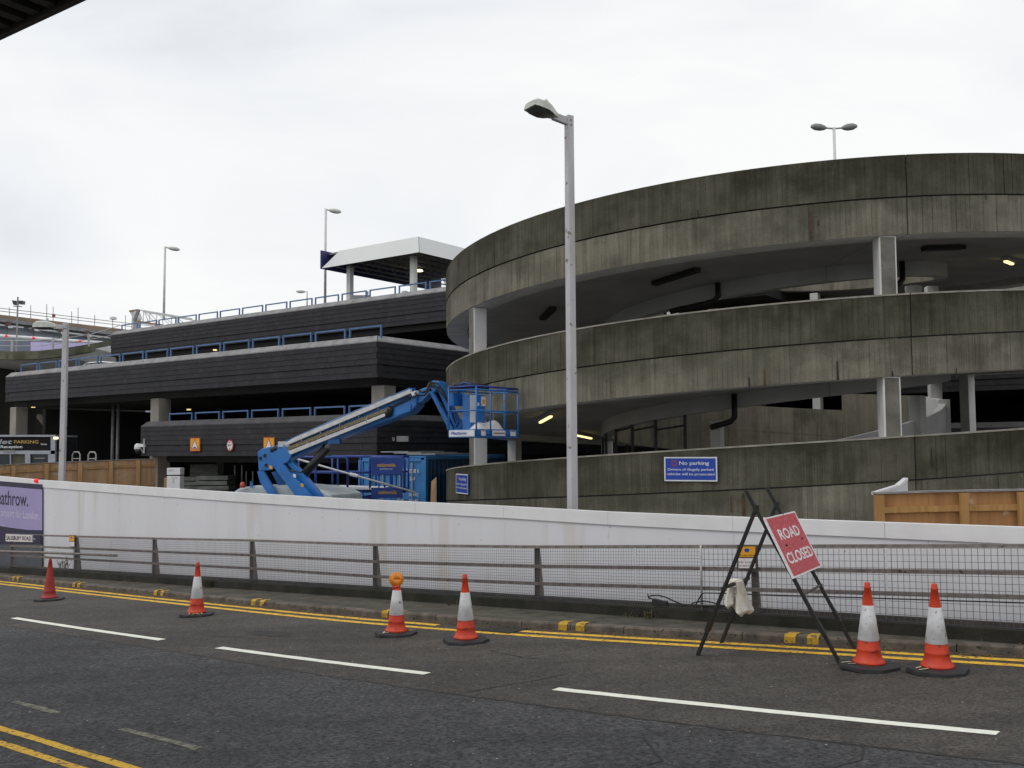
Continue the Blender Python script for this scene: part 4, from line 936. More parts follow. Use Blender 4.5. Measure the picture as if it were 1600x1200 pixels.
part('end_beam', MB().bar(B(ucl, VE, zb + .12), B(ucr, VE, zb + .12), .1, .24), M_ROOFW, can)
zd = ZT1 - 1.0
for px, v in ((546, VC + .9), (646, VC + .9)):
    u = uv_at(px, v); part('column', MB().bar(B(u, v, zd), B(u, v, zb + .1), .26, .26, up=EU), M_WHITEP, can)
for u in (uv_at(632, VE - 1), uv_at(720, VE - 1)): part('column', MB().bar(B(u, VE - 1, zd), B(u, VE - 1, zb + .1), .26, .26, up=EU), M_WHITEP, can)
p = at(655, 423, float(B(ucr + 1.2, VC + 4, 0)[1])); p[2] = min(p[2], zb - .02); part('ceiling_lamp', MB().lathe([(0, .06), (.16, .05), (.2, -.03), (0, -.07)], 12, p), M_LITW, can)
# ticket barrier arm by the roof rail
p = B(uv_at(570, V1 + 1.2), V1 + 1.2, ZT1 + .1); tb = thing('roof_equipment', 'small grey post and tray behind the blue roof rail by the canopy', 'equipment', p - V((0, 0, 1.0)))
part('post', MB().bar(p + V((.12, 0, -1.1)), p + V((.12, 0, .42)), .06), M_STEEL, tb); part('tray', MB().box(p + V((-.15, 0, .12)), (.75, .3, .2)), M_STEEL, tb)

# ---- lamp columns on the roof
def roof_lamp(px, ytop, ybase, Y, label, side, hl=.9, rad=.06, head=(.75, .22, .14), two=False, zbase=None, grp='lamp columns on the roofs', tilt=.1):
    top = at(px, ytop, Y); base = top.copy(); base[2] = at(px, ybase, Y)[2] if zbase is None else zbase; L_ = thing('lamp_column', label, 'street lamp', base, grp)
    part('pole', MB().tube([base, top], [rad * 1.15, rad], 8), M_WHITEP, L_, smooth=True)
    sides = (-1, 1) if two else (side,)
    for sd_ in sides:
        a = top + V((0, 0, -.05)); b = a + V((sd_ * hl * .35, 0, tilt * .35)); part('arm', MB().tube([a, b], rad * .6, 6), M_GALV, L_)
        h0, h1 = b, b + V((sd_ * head[0], 0, tilt)); d = h1 - h0; mb = MB(); n = 6; sec = []
        prof = [(0, .3), (.15, .7), (.4, 1), (.75, .95), (1, .45)]
        mb.tube([h0 + d * t for t, _ in prof], [head[2] * w_ for _, w_ in prof], 10); part('lantern', mb, M_LAMPH if not two else M_STEEL, L_, smooth=True)
    return L_
roof_lamp(258, 385, 500, 60, 'tall thin lamp column with a short head at the left of the car park roof', 1, .5, .068, (.72, .2, .13), tilt=-.12)
roof_lamp(509, 326, 480, 52, 'tall thin lamp column rising just behind the navy end of the roof canopy', 1, .45, .062, (.66, .2, .13), tilt=-.1)
roof_lamp(480, 455, 480, 75, 'distant small lamp column seen over the roof rail between the taller ones', -1, .4, .05, (.7, .2, .12), tilt=.02)
roof_lamp(1303, 199, 300, 36, 'twin-headed lamp column standing on top of the spiral ramp', 1, .8, .055, (.58, .2, .13), two=True, zbase=8.55, tilt=.07)
# ================================================================== STREET LAMPS behind the white hoarding
def street_lamp(px, ytop, Y, label, w_, head_len, head_w, rz, tilt, hh=.2):
    top = at(px, ytop, Y); base = V((top[0], top[1], -.42)); b = thing('street_lamp', label, 'street lamp', base, 'street lamps behind the white hoarding')
    d = V((math.cos(rz), math.sin(rz), 0)); sdv = V((-d[1], d[0], 0)); up_ = V((0, 0, 1))
    mb = MB(); mb.hexa([base + d * x * w_ / 2 + sdv * y * w_ / 2 for x, y in ((-1, -1), (1, -1), (1, 1), (-1, 1))], [top + d * x * w_ * .44 + sdv * y * w_ * .44 for x, y in ((-1, -1), (1, -1), (1, 1), (-1, 1))]); part('pole', mb, M_LAMPP, b, bevel=.012)
    sl_ = d * math.cos(tilt) + up_ * math.sin(tilt); nn = up_ * math.cos(tilt) - d * math.sin(tilt)
    a0 = top + up_ * (-.13) + d * w_ * .4; part('bracket', MB().bar(a0 - d * .04, a0 + sl_ * .34, .10, .15), M_LAMPP, b, bevel=.01)
    h0 = a0 + sl_ * .26 + nn * -.02
    prof = [(0, .38, .45), (.12, .5, .6), (.32, .80, .86), (.5, 1, 1), (.86, 1, .94), (1, .86, .62)]
    lo = []; hi = []
    mb = MB(); secs = []
    for t, fw, fh in prof:
        c = h0 + sl_ * head_len * t; hw, h_ = head_w / 2 * fw, hh * fh
        secs.append([c - sdv * hw, c + sdv * hw, c + sdv * hw * .86 + nn * h_ * .8, c + sdv * hw * .5 + nn * h_, c - sdv * hw * .5 + nn * h_, c - sdv * hw * .86 + nn * h_ * .8])
    for p, q in zip(secs[:-1], secs[1:]):
        for i in range(6): mb.poly([p[i], p[(i + 1) % 6], q[(i + 1) % 6], q[i]])
    mb.poly(secs[0]); mb.poly(secs[-1][::-1]); part('lantern', mb, M_LAMPH, b)
    mb = MB(); bs = []
    for t, fw, dp in [(.2, .52, .02), (.36, .80, .05), (.55, .92, .07), (.86, .9, .06), (.97, .74, .02)]:
        c = h0 + sl_ * head_len * t; hw = head_w / 2 * fw; bs.append([c + sdv * hw - nn * .004, c - sdv * hw - nn * .004, c - sdv * hw * .7 - nn * dp, c + sdv * hw * .7 - nn * dp])
    for p, q in zip(bs[:-1], bs[1:]):
        for i in range(4): mb.poly([p[i], p[(i + 1) % 4], q[(i + 1) % 4], q[i]])
    mb.poly(bs[0]); mb.poly(bs[-1][::-1]); part('bowl', mb, M_LENS, b)
    c = h0 + sl_ * head_len * .42 + nn * hh * .97; part('photocell', MB().lathe([(.045, 0), (.045, .07), (.03, .1), (0, .11)], 10, c), M_LAMPH, b)
    for dz in (.06, .16): part('bolt', MB().box(top + V((w_ * .25, -w_ * .48, -.05 - dz)), (.02, .03, .02)), mat('rusty_bolt', (.2, .08, .04)) if 'rusty_bolt' not in bpy.data.materials else bpy.data.materials['rusty_bolt'], b)
street_lamp(889, 181, 19.6, 'tall street lamp in front of the spiral ramp, its lantern pointing left', .165, .66, .46, math.radians(213), math.radians(9), .2)
street_lamp(103, 505, 34.5, 'shorter street lamp at the left in front of the timber hoarding', .19, .78, .34, math.radians(180), math.radians(0), .24)

# ================================================================== FAR LEFT: airport building, curved ramp, masts
tm = thing('terminal_building', 'grey terminal building with a brown roof edge and scaffold rails far off at the left', 'building', at(60, 705, 86) * V((1, 1, 0)))
def TP(px, py): return at(px, py, 82 + (px) * .045)
def tband(name, pts_top, pts_bot, m, dep=1.0):
    for i in range(len(pts_top) - 1):
        q = [TP(*pts_bot[i]), TP(*pts_bot[i + 1]), TP(*pts_top[i + 1]), TP(*pts_top[i])]
        part(name, MB().prism(q, (0, dep, 0)), m, tm)
xs = [-160, -60, 40, 120, 200, 260]
rt_ = lambda x: 491.5 + .118 * x; 
tband('roof_edge', [(x, rt_(x)) for x in xs], [(x, rt_(x) + 5.5) for x in xs], M_BROWN, 3)
tband('gutter', [(x, rt_(x) + 5.6) for x in xs], [(x, rt_(x) + 11) for x in xs], M_STEEL, 2)
back = [q for q in [TP(-160, 700), TP(260, 700), TP(260, rt_(260) + 8), TP(-160, rt_(-160) + 8)]]
part('glazed_wall', MB().prism([p + V((0, 3.5, 0)) for p in back], (0, 6, 0)), M_TERM, tm)
for x in xs[:-1]: part('ledge', MB().bar(TP(x, rt_(x) + 15.5) + V((0, .6, 0)), TP(x + 90, rt_(x + 90) + 15.5) + V((0, .6, 0)), .3, .12), M_WALLT, tm)
for x in range(-150, 220, 41):
    p = TP(x, rt_(x) + 12); 
    for dx in (-.85, .75): part('strut', MB().bar(p, p + V((dx, 1.2, -1.3)), .05), M_BROWN, tm)
    part('wall_lamp', MB().box(p + V((.25, -.2, -.35)), (.3, .25, .2)), M_WTXT, tm); part('hopper', MB().box(p + V((0, -.1, -.05)), (.35, .3, .35)), mat('rusty_hopper', (.17, .10, .09)) if 'rusty_hopper' not in bpy.data.materials else bpy.data.materials['rusty_hopper'], tm)
for dy in (-10, -5.5): part('scaffold_rail', MB().tube([TP(x, rt_(x) + dy) for x in xs], .03, 5), M_STEEL, tm)
for x, hh in [(-60, 15), (14.5, 13), (48, 20), (73, 25), (83, 22), (112, 18), (122, 25), (148, 17), (176, 14), (196, 22)]:
    part('scaffold_pole', MB().tube([TP(x, rt_(x) + 1), TP(x, rt_(x) - hh)], .03, 5), M_STEEL, tm)
part('roof_lamp', MB().lathe([(0, .3), (.3, .2), (.32, 0), (0, -.05)], 10, TP(177, 499)), M_WTXT, tm); part('orange_marker', MB().box(TP(84, 493), (.25, .1, .25)), M_REDD, tm)
# white pipe rail with red lamps in front of it, pale lilac boards below
pr = thing('lamp_rail', 'long white pipe rail carrying small red lamps in front of the terminal', 'rail', at(60, 705, 70) * V((1, 1, 0)))
def QP(px, py): return at(px, py, 70)
part('pipe', MB().tube([QP(-150, 511), QP(0, 525), QP(60, 529), QP(100, 532), QP(175, 537)], .13, 8), M_WTXT, pr, smooth=True)
for x in (-120, -50, 20, 90, 160, 172): part('support', MB().bar(QP(x, 700), QP(x, 524 + .08 * x), .12), M_STEEL, pr)
for x, y in [(12, 525.5), (54.5, 528.5), (127, 533.5)]: part('red_lamp', MB().lathe([(0, .1), (.09, .06), (.1, -.05), (0, -.1)], 10, QP(x, y) + V((0, -.2, 0))), M_LITR, pr, smooth=True)
lb = thing('lilac_boards', 'pale lilac site boards seen low between the white pipe and the curved ramp', 'boards', at(120, 705, 68) * V((1, 1, 0)))
for a, b in ((48, 66), (66, 84), (84, 102), (102, 120), (120, 138), (138, 156), (156, 176)): part('board', MB().prism([at(a, 562, 68), at(b - .3, 562, 68), at(b - .3, 533.5 + .02 * b, 68), at(a, 533.5 + .02 * a, 68)], (0, .1, 0)), M_LILAC, lb)
part('glazed_screen', MB().prism([at(-160, 562, 68.5), at(47, 562, 68.5), at(47, 532, 68.5), at(-160, 526, 68.5)], (0, .1, 0)), mat('blue_grey_glass', (.16, .19, .25), (.11, .13, .18), .25, scale=.5), lb)
# curved concrete ramp with its hand rail
cr_ = thing('curved_ramp', 'mossy curved concrete ramp edge with a thin rail at the far left', 'ramp', at(80, 705, 58) * V((1, 1, 0)))
cp = [(-160, 538, 63), (-90, 543, 59), (-30, 547, 56.5), (20, 549, 55.5), (60, 548, 55.6), (100, 544, 56.5), (140, 537.5, 58.5), (185, 529, 62)]
for (x0, y0, Y0), (x1, y1, Y1) in zip(cp[:-1], cp[1:]):
    a, b = at(x0, y0, Y0), at(x1, y1, Y1); dz = V((0, 0, -.48)); bk = V((0, .35, 0))
    part('ramp_edge', MB().prism([a + dz, b + dz, b, a], bk), M_MOSSC, cr_)
    part('ramp_soffit', MB().prism([a + dz * 1.02 + bk, b + dz * 1.02 + bk, b + V((1.5, 9, -.9)), a + V((1.5, 9, -.9))], (0, 0, .3)), M_SOFFIT, cr_)
    part('hand_rail', MB().tube([a + V((0, .2, .62)), b + V((0, .2, .62 + (.25 if x1 > 140 else 0)))], .025, 5), M_GALV, cr_); part('hand_rail', MB().tube([a + V((0, .2, .32)), b + V((0, .2, .32))], .02, 5), M_GALV, cr_)
for x, y, Y in [(-40, 546.5, 56.9), (15.5, 549, 55.6), (80, 546, 56), (136, 538.5, 58.2)]: p = at(x, y, Y) + V((0, .2, 0)); part('rail_post', MB().bar(p - V((0, 0, .1)), p + V((0, 0, .68)), .09), M_GALV, cr_)
part('ramp_shade_sheet', MB().prism([at(-260, 760, 67), at(225, 760, 67), at(225, 566, 67), at(-260, 566, 67)], (0, .3, 0)), M_INT, cr_)  # near-black sheet added to paint the darkness under the ramp
for x, Y in ((-80, 64), (40, 62)): p = at(x, 580, Y); part('pier', MB().box((p[0], p[1], 3.4), (.9, .9, 7.6)), M_INT, cr_)
# floodlight mast
p = at(28, 464, 64); fm = thing('floodlight_mast', 'thin mast with two dark floodlights at the far left skyline', 'mast', p * V((1, 1, 0)))
part('mast', MB().tube([p * V((1, 1, 0)) + V((0, 0, 5)), p], .055, 6), M_STEEL, fm); part('crossarm', MB().bar(at(21, 478.5, 64), at(34, 479, 64), .06), M_STEEL, fm)
for x0, x1, y0, y1, sk in ((18.5, 26, 469, 476, 2), (29, 36, 469.5, 475, .5)): part('floodlight', MB().prism([at(x0 + sk, y1, 64), at(x1, y1, 64), at(x1, y0 + sk * .5, 64), at(x0, y0, 64)], (0, .3, 0)), M_GLASSD, fm)
# white lattice jib behind the roof edge
jb = thing('lattice_jib', 'white lattice jib poking up behind the car park roof at the left', 'crane jib', at(205, 505, 58))
def JP(x, y, d=0): return at(x, y, 58) + V((0, d, 0))
for d in (0, 1.0):
    part('chord', MB().bar(JP(216, 484, d), JP(300, 498, d), .07), M_WTXT, jb); part('chord', MB().bar(JP(211, 501.5, d), JP(300, 515, d), .08), M_STUDL if d == 0 else M_WTXT, jb)
    pts = [(216, 484), (224, 503.5), (224, 485.5), (245, 507), (245, 489), (268, 510), (268, 493), (292, 513)]
    for a, b in zip(pts[:-1], pts[1:]): part('lacing', MB().bar(JP(*a, d), JP(*b, d), .04), M_WTXT, jb)
part('end_strut', MB().bar(JP(217, 484), JP(210, 501), .16), M_CAP, jb); part('head_sheave', MB().prism([JP(202, 486), JP(208, 485), JP(211, 495), JP(207, 513), JP(204.5, 513), JP(206, 494)], (0, 1, 0)), M_WTXT, jb); part('head_bar', MB().bar(JP(202, 486.2), JP(216, 484.2), .09), M_STUDL, jb)

# ================================================================== KIOSK at the left
kc = at(40, 730, 42.5); kz = -.42
kk = thing('valet_kiosk', 'grey glazed kiosk with a black fascia reading Valet PARKING Reception', 'kiosk', (kc[0], kc[1], kz))
def KP(px, py, d=0): return at(px, py, 42.5) + V((0, d, 0))
def kbox(name, x0, x1, y0, y1, m, d=0, th=.1): part(name, MB().prism([KP(x0, y1, d), KP(x1, y1, d), KP(x1, y0, d), KP(x0, y0, d)], (0, th, 0)), m, kk)
kbox('roof_trim', -70, 88, 679.5, 682.5, M_ALU, -.12, 2.2); kbox('fascia', -70, 81, 683, 704, M_BTXT, -.05, .12); kbox('header', -70, 88, 704, 709.5, M_ALU, -.08, .14)
for x0, x1 in ((80.5, 87.5), (40.5, 48.5), (-30, -24)): kbox('mullion', x0, x1, 683 if x0 > 80 else 709.5, 790, M_ALU, -.08, .14)
for x0, x1 in ((76, 80.5), (16.5, 18)): kbox('mullion', x0, x1, 709.5, 790, M_ALU, -.06, .1)
kbox('pane', 48.5, 76, 709.5, 790, M_GLASSD, .02, .03); kbox('pane', 18, 40.5, 709.5, 790, mat('olive_blind', (.10, .095, .05), (.07, .065, .04), .6), .02, .03); kbox('pane', -24, 16.5, 709.5, 790, M_GLASSD, .02, .03)
kbox('back_wall', -70, 87, 684, 790, M_INT, 2.0, .08)
part('side_pane', MB().prism([KP(87.2, 790), KP(87.2, 684), KP(87.2, 684, 2), KP(87.2, 790, 2)], (-.05, 0, 0)), M_GLASSD, kk)
pl = Plate(KP(-70, 704, -.055), KP(81, 704, -.055), KP(81, 683, -.055), KP(-70, 683, -.055)); W0 = 151.
fx = lambda x: (x + 70) / W0
part('lettering', pl.text('Valet', 0, .50, .34, width=fx(19) - fx(-22), center=fx(-1.5), bold=.02, shear=.2), M_ALU, kk); part('lettering', pl.text('PARKING', fx(23), .53, .24, width=fx(61) - fx(23), bold=.02), M_GOLD, kk)
part('lettering', pl.text('Reception', fx(2), .19, .2, width=fx(36) - fx(2), bold=.02), M_WTXT, kk); part('small_lettering', pl.text('live', fx(65), .42, .12, width=fx(74) - fx(65), bold=.02), M_WTXT, kk)
part('door_lettering', MB().box(KP(62, 716, .0), (.45, .01, .05)), M_CAP, kk)
part('lamp', MB().box(KP(89, 684.5, -.1), (.16, .1, .09)), M_LITW, kk)
part('header_plate', MB().box(KP(16, 705, -.1), (.5, .02, .1)), M_CAP, kk)
# grey hoop barriers beside the kiosk
for i, x in enumerate((94, 117, 142)):
    p0, p1 = at(x - 5, 760, 43), at(x + 7, 760, 43); h = at(x, 706.5, 43)[2]; b = thing('hoop_barrier', ('grey steel hoop barrier just right of the kiosk', 'middle grey steel hoop barrier right of the shorter street lamp', 'right-hand grey steel hoop barrier below the brace in the dark bay')[i], 'barrier', (p0[0], p0[1], -.42), 'hoop barriers beside the kiosk')
    q0, q1 = V((p0[0], p0[1], -.42)), V((p1[0], p1[1], -.42)); part('hoop', MB().tube([q0, V((q0[0], q0[1], h - .1)), V((q0[0] + .07, q0[1], h)), V((q1[0] - .07, q1[1], h)), V((q1[0], q1[1], h - .1)), q1], .035, 7), M_GALV, b, smooth=True)
    part('cross_rail', MB().bar(V((q0[0], q0[1], h - .28)), V((q1[0], q1[1], h - .28)), .04), M_GALV, b)

# ================================================================== TIMBER HOARDINGS (rear faces showing studs)
def timber(name_label, pts, zb, ply, stud, posts_px, rail_dy, group):
    """pts: (px, py_top, Y) along the top edge; the studded rear face looks at the road"""
    P = [at(*p) for p in pts]; b = thing('timber_hoarding', name_label, 'hoarding', ((P[0] + P[-1]) / 2) * V((1, 1, 0)) + V((0, 0, zb)), group)
    for i, (p, q) in enumerate(zip(P[:-1], P[1:])):
        d = (q - p); g_ = d * .002; part('plywood_panel', MB().prism([V((p[0], p[1], zb)) + g_, V((q[0], q[1], zb)) - g_, q - g_, p + g_], (0, .04, 0)), ply, b)
        part('cap_strip', MB().prism([p + g_ + V((0, -.06, .0)), q - g_ + V((0, -.06, 0)), q - g_ + V((0, .1, 0)), p + g_ + V((0, .1, 0))], (0, 0, .03)), M_CAP, b)
        for dz in rail_dy: part('rail', MB().bar(p + V((0, -.03, -dz)), q + V((0, -.03, -dz)), .05, .10), stud, b)
    return b, P
def along(P, px):
    for p, q in zip(P[:-1], P[1:]):
        a, c = proj_px(p), proj_px(q)
        if min(a, c) - .5 <= px <= max(a, c) + .5:
            best = min(((abs(proj_px(p + (q - p) * t) - px), t) for t in np.linspace(0, 1, 200))); return p + (q - p) * best[1]
    return P[-1]
def proj_px(p):
    d = V(p) - CAM; return 800 + F * (d @ _r) / (d @ _f)
b, P = timber('weathered plywood hoarding showing its studs behind the white hoarding at the left', [(-60, 731, 36), (0, 727.5, 37), (24, 726, 37.4), (76, 723.5, 38.2), (128, 721.5, 39), (176, 719.5, 39.8), (218, 718, 40.5), (243, 717.5, 41)], -.42, M_PLYL, M_STUDL, [], (.26, 1.1), 'timber hoardings')
for px in (24, 76, 128, 176, 218): p = along(P, px); part('post', MB().bar(V((p[0], p[1] - .11, -.42)), p + V((0, -.11, -.03)), .17, .1, up=(0, 1, 0)), M_STUDL, b)
b, P = timber('orange plywood hoarding with timber studs beside the ramp at the right', [(1366, 772, 16.6), (1450, 769.5, 16.5), (1545, 767.5, 16.4), (1640, 766, 16.3), (1760, 764, 16.2)], -.42, M_PLY, M_STUD, [], (.27, 1.2), 'timber hoardings')
for px in (1371, 1502, 1592, 1690): p = along(P, px); part('post', MB().bar(V((p[0], p[1] - .085, -.42)), p + V((0, -.085, -.02)), .13, .08, up=(0, 1, 0)), M_STUD, b)
wr = [at(1366, 771, 16.7), at(1402, 759.5, 18.4), at(1415, 748.5, 18.9)]
rp = thing('return_hoarding', 'short white hoarding return rising behind the orange plywood', 'hoarding', wr[0] * V((1, 1, 0)) + V((0, 0, -.42)))
for p, q in zip(wr[:-1], wr[1:]): part('panel', MB().prism([V((p[0], p[1], -.42)), V((q[0], q[1], -.42)), q, p], (.05, .03, 0)), M_WALLP, rp); part('trim', MB().bar(p, q, .09, .05), M_WALLT, rp)

# ================================================================== CONTAINER
N0 = V((*at(665, 712, 30.5)[:2], 0)); cz1 = float(at(665, 712.5, 30.5)[2]); cz0 = -.40
cl = V((.40, .9165, 0)); cl /= np.linalg.norm(cl); cwv = V((-cl[1], cl[0], 0)); CW, CL = 2.44, 6.06
ct = thing('shipping_container', 'blue shipping container with bright doors beside the spiral ramp', 'container', N0 + cwv * CW / 2 + cl * CL / 2 + V((0, 0, cz0)))
zU = V((0, 0, 1))
def CP(w_, l, z): return N0 + cwv * w_ + cl * l + zU * z
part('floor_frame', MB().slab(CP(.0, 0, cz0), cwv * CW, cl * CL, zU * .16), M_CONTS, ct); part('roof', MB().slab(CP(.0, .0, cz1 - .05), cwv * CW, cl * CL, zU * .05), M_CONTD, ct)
part('top_rail', MB().slab(CP(-.015, 0, cz1 - .11), cwv * .07, cl * CL, zU * .105), M_CONTD, ct)
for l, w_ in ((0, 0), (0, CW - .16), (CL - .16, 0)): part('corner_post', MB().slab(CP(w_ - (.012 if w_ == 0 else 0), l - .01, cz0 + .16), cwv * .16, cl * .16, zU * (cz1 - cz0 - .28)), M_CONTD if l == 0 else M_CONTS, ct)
part('header', MB().slab(CP(.16, -.01, cz1 - .17), cwv * (CW - .32), cl * .12, zU * .11), M_CONTD, ct)
mb = MB(); l = .16; k = 0
while l < CL - .2:
    for (a, da, b_, db) in ((l, .02, l + .07, .02), (l + .07, .02, l + .14, .065), (l + .14, .065, l + .21, .065), (l + .21, .065, l + .28, .02)): mb.poly([CP(da, a, cz0 + .16), CP(db, b_, cz0 + .16), CP(db, b_, cz1 - .1), CP(da, a, cz1 - .1)])
    l += .28
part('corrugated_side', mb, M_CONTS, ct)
for i in (0, 1):
    w0 = .17 + i * 1.06; dr = part('door_leaf', MB().slab(CP(w0, .03, cz0 + .17), cwv * 1.04, cl * .05, zU * (cz1 - cz0 - .35)), M_CONTD, ct, bevel=.01)
    for j in range(3): part('door_rib', MB().slab(CP(w0 + .05, .012, cz0 + .5 + j * .75), cwv * .94, cl * .02, zU * .07), M_CONTD, dr)
    for dx in (.3, .74): part('locking_bar', MB().tube([CP(w0 + dx, -.01, cz0 + .2), CP(w0 + dx, -.01, cz1 - .2)], .022, 6), M_GALV, dr)
pl = Plate(CP(CW - .17, .012, cz0), CP(.17, .012, cz0), CP(.17, .012, cz1), CP(CW - .17, .012, cz1)); 
mb = pl.text('PSSU 20508 6', .60, .80, .045, width=.37, off=.012, bold=.02); pl.text('22G1', .78, .71, .045, width=.12, off=.012, bold=.02, mb=mb)
for r_, (a, c) in enumerate((('MAX.GR', '30480 KG'), ('TARE', '2200 KG'), ('NET', '28280 KG'), ('CU.CAP', '33.2 CU.M'))): y = .52 - r_ * .075; pl.text(a, .60, y, .038, width=.11, off=.012, bold=.02, mb=mb); pl.text(c, .80, y, .038, width=.16, off=.012, bold=.02, mb=mb)
part('lettering', mb, M_WTXT, ct)
part('side_hatch', MB().slab(CP(-.02, 1.2, .6), cl * .5, cwv * .05, zU * .9), M_CONTS, ct)
bp_ = N0 + V((.55, -.9, 0)); bd_ = thing('leaning_board', 'offcut of orange plywood leaning against the dark side of the container', 'board', bp_ + zU * -.42)
a_ = at(673, 778, 29.4); part('board', MB().prism([at(672, 800, 29.3), at(682, 800, 29.3), at(682, 745, 29.6), at(674, 752, 29.6)], (0, .03, 0)), M_PLYL, bd_)
tp_ = CP(.2, 1.2, cz1 + .03); sh = thing('roof_boards', 'pale boards lying on the roof of the blue container', 'boards', tp_)
for k in range(3): part('board', MB().slab(tp_ + cwv * (.1 + .62 * k) + cl * (.2 * k) + zU * (.04 * k), cwv * 1.05, cl * 2.6, zU * .04), M_CAP, sh)

# ================================================================== SCISSOR LIFT
sc_ = thing('scissor_lift', 'dark blue scissor lift platform with guard rails and yellow lettered panels', 'lift', V((*at(560, 770, 28.2)[:2], -.42)))
def SP(px, py, d=0): return at(px, py, 28.2) + V((0, d, 0))
part('deck', MB().prism([SP(462, 770), SP(632, 770), SP(632, 763), SP(462, 763)], (0, 1.3, 0)), M_LIFTD, sc_); part('deck_edge', MB().prism([SP(495, 763.5, -.03), SP(600, 765.5, -.03), SP(600, 762.5, -.03), SP(495, 759.5, -.03)], (0, 1.2, 0)), M_WTXT, sc_)
part('chassis', MB().prism([SP(470, 815), SP(625, 815), SP(625, 795), SP(470, 795)], (0, 1.3, 0)), M_LIFTD, sc_)
for k, (a, c) in enumerate((((478, 795), (618, 770)), ((618, 795), (478, 770)))): part('scissor_arm', MB().bar(SP(*a, .2 + .05 * k), SP(*c, .2 + .05 * k), .1, .14), M_LIFTD, sc_)
for x in (490, 605): part('wheel', MB().tube([SP(x, 817, -.02), SP(x, 817, .25)], .22, 14), M_RUB, sc_)
for d in (0, 1.25):
    part('guard_rail', MB().tube([SP(454, 716, d), SP(455, 714, d), SP(540, 714.5, d), SP(543, 718, d), SP(543, 770, d)] if d == 0 else [SP(505, 713.5, d), SP(632, 713.5, d)], .035, 7), M_LIFTD, sc_, smooth=True)
    part('mid_rail', MB().tube([SP(455, 738.5, d), SP(632 if d else 578, 738.5, d)], .03, 7), M_LIFTD, sc_, smooth=True)
    for x in ((467, 493, 528) if d == 0 else (480, 507, 553, 578, 604, 631)): part('stanchion', MB().tube([SP(x, 768, d), SP(x, 714.5, d)], .03, 7), M_LIFTD, sc_, smooth=True)
part('end_stanchion', MB().tube([SP(578, 768), SP(578, 718), SP(580, 714), SP(630, 714), SP(632, 718), SP(632, 768)], .035, 7), M_LIFTD, sc_, smooth=True)
for x in (592, 601, 610, 619, 627): part('gate_bar', MB().tube([SP(x, 766), SP(x, 742)], .022, 6), M_LIFTD, sc_)
pl = Plate(SP(580.5, 742, -.06), SP(629.5, 742, -.06), SP(629.5, 714.5, -.06), SP(580.5, 714.5, -.06)); part('name_panel', pl.board(.04), M_LIFTD, sc_, bevel=.02); part('lettering', pl.text('nationwide', 0, .47, .2, width=.58, center=.48, bold=.025), M_YTXT, sc_); part('small_lettering', pl.text('platforms', 0, .31, .08, width=.40, center=.48), M_WTXT, sc_)
pl = Plate(SP(580.5, 778, -.05), SP(629.5, 778, -.05), SP(629.5, 762, -.05), SP(580.5, 762, -.05)); part('name_panel', pl.board(.04), M_LIFTD, sc_); part('lettering', pl.text('nationwide', 0, .4, .36, width=.58, center=.52, bold=.025), M_YTXT, sc_)
for x in (567, 572, 577, 582, 626, 630): part('hazard_mark', MB().prism([SP(x, 768.5, -.04), SP(x + 2.4, 768.5, -.04), SP(x + 4, 765.5, -.04), SP(x + 1.6, 765.5, -.04)], (0, .01, 0)), M_BTXT, sc_)
br_ = thing('drop_bar', 'long pale bar sloping across the blue scissor lift rails', 'bar', SP(560, 740, -.2)); part('bar', MB().tube([SP(466, 717, -.15), SP(550, 741, -.16), SP(651, 769, -.18)], .03, 6), M_TRAY, br_, smooth=True); part('sleeve', MB().tube([SP(548, 740.5, -.16), SP(560, 743.5, -.16)], .05, 8), M_WTXT, br_)
# ================================================================== BOOM LIFT
bl_ = thing('boom_lift', 'sky blue boom lift with raised boom and a caged basket in front of the ramp', 'boom lift', V((*at(430, 770, 26.3)[:2], -.42)))
def LP(px, py, d=0): 
    Y = 26 - (px - 420) * (2.6 / 255); return at(px, py, Y + d * .9)
def poly_plate(name, pts, d0, th, m, parent=bl_, **kw): return part(name, MB().prism([LP(x, y, d0) for x, y in pts], V((.43, .9, 0)) * th), m, parent, **kw)
# chassis, wheels, hood
c0 = V(at(440, 775, 26.6)); c0[2] = 0
hd = V((.88, -.475, 0)); hs = V((.475, .88, 0))
part('chassis', MB().slab(c0 - hd * 1.7 - hs * .6 + zU * -.0, hd * 3.4, hs * 1.4, zU * .45), M_LIFT, bl_, bevel=.03)
for x in (-1.25, 1.25):
    for y in (-.85, .9):
        q = c0 + hd * x + hs * y + zU * .03; wh = part('wheel', MB().tube([q, q + hs * .32], .45, 18), M_RUB, bl_); part('rim', MB().tube([q - hs * .01, q + hs * .33], .22, 12), M_CAP, wh)
hp = [(362, 790), (364, 768), (374, 762), (400, 758.5), (440, 758), (478, 761), (503, 766), (517, 773), (520, 790)]
poly_plate('hood', hp, -.14, 1.4, M_HOOD, bevel=.06); poly_plate('hood_sill', [(362, 792), (362, 778), (521, 782), (521, 796)], -.58, .05, M_LIFT)
b1 = LP(379, 759, -.3); part('beacon', MB().lathe([(.0, .10), (.05, .09), (.07, .02), (.075, -.05)], 10, b1), mat('red_beacon', (.55, .06, .02), None, .3), bl_, smooth=True); part('lifting_eye', MB().box(LP(393, 757, -.2), (.07, .05, .16)), M_LIFT, bl_)
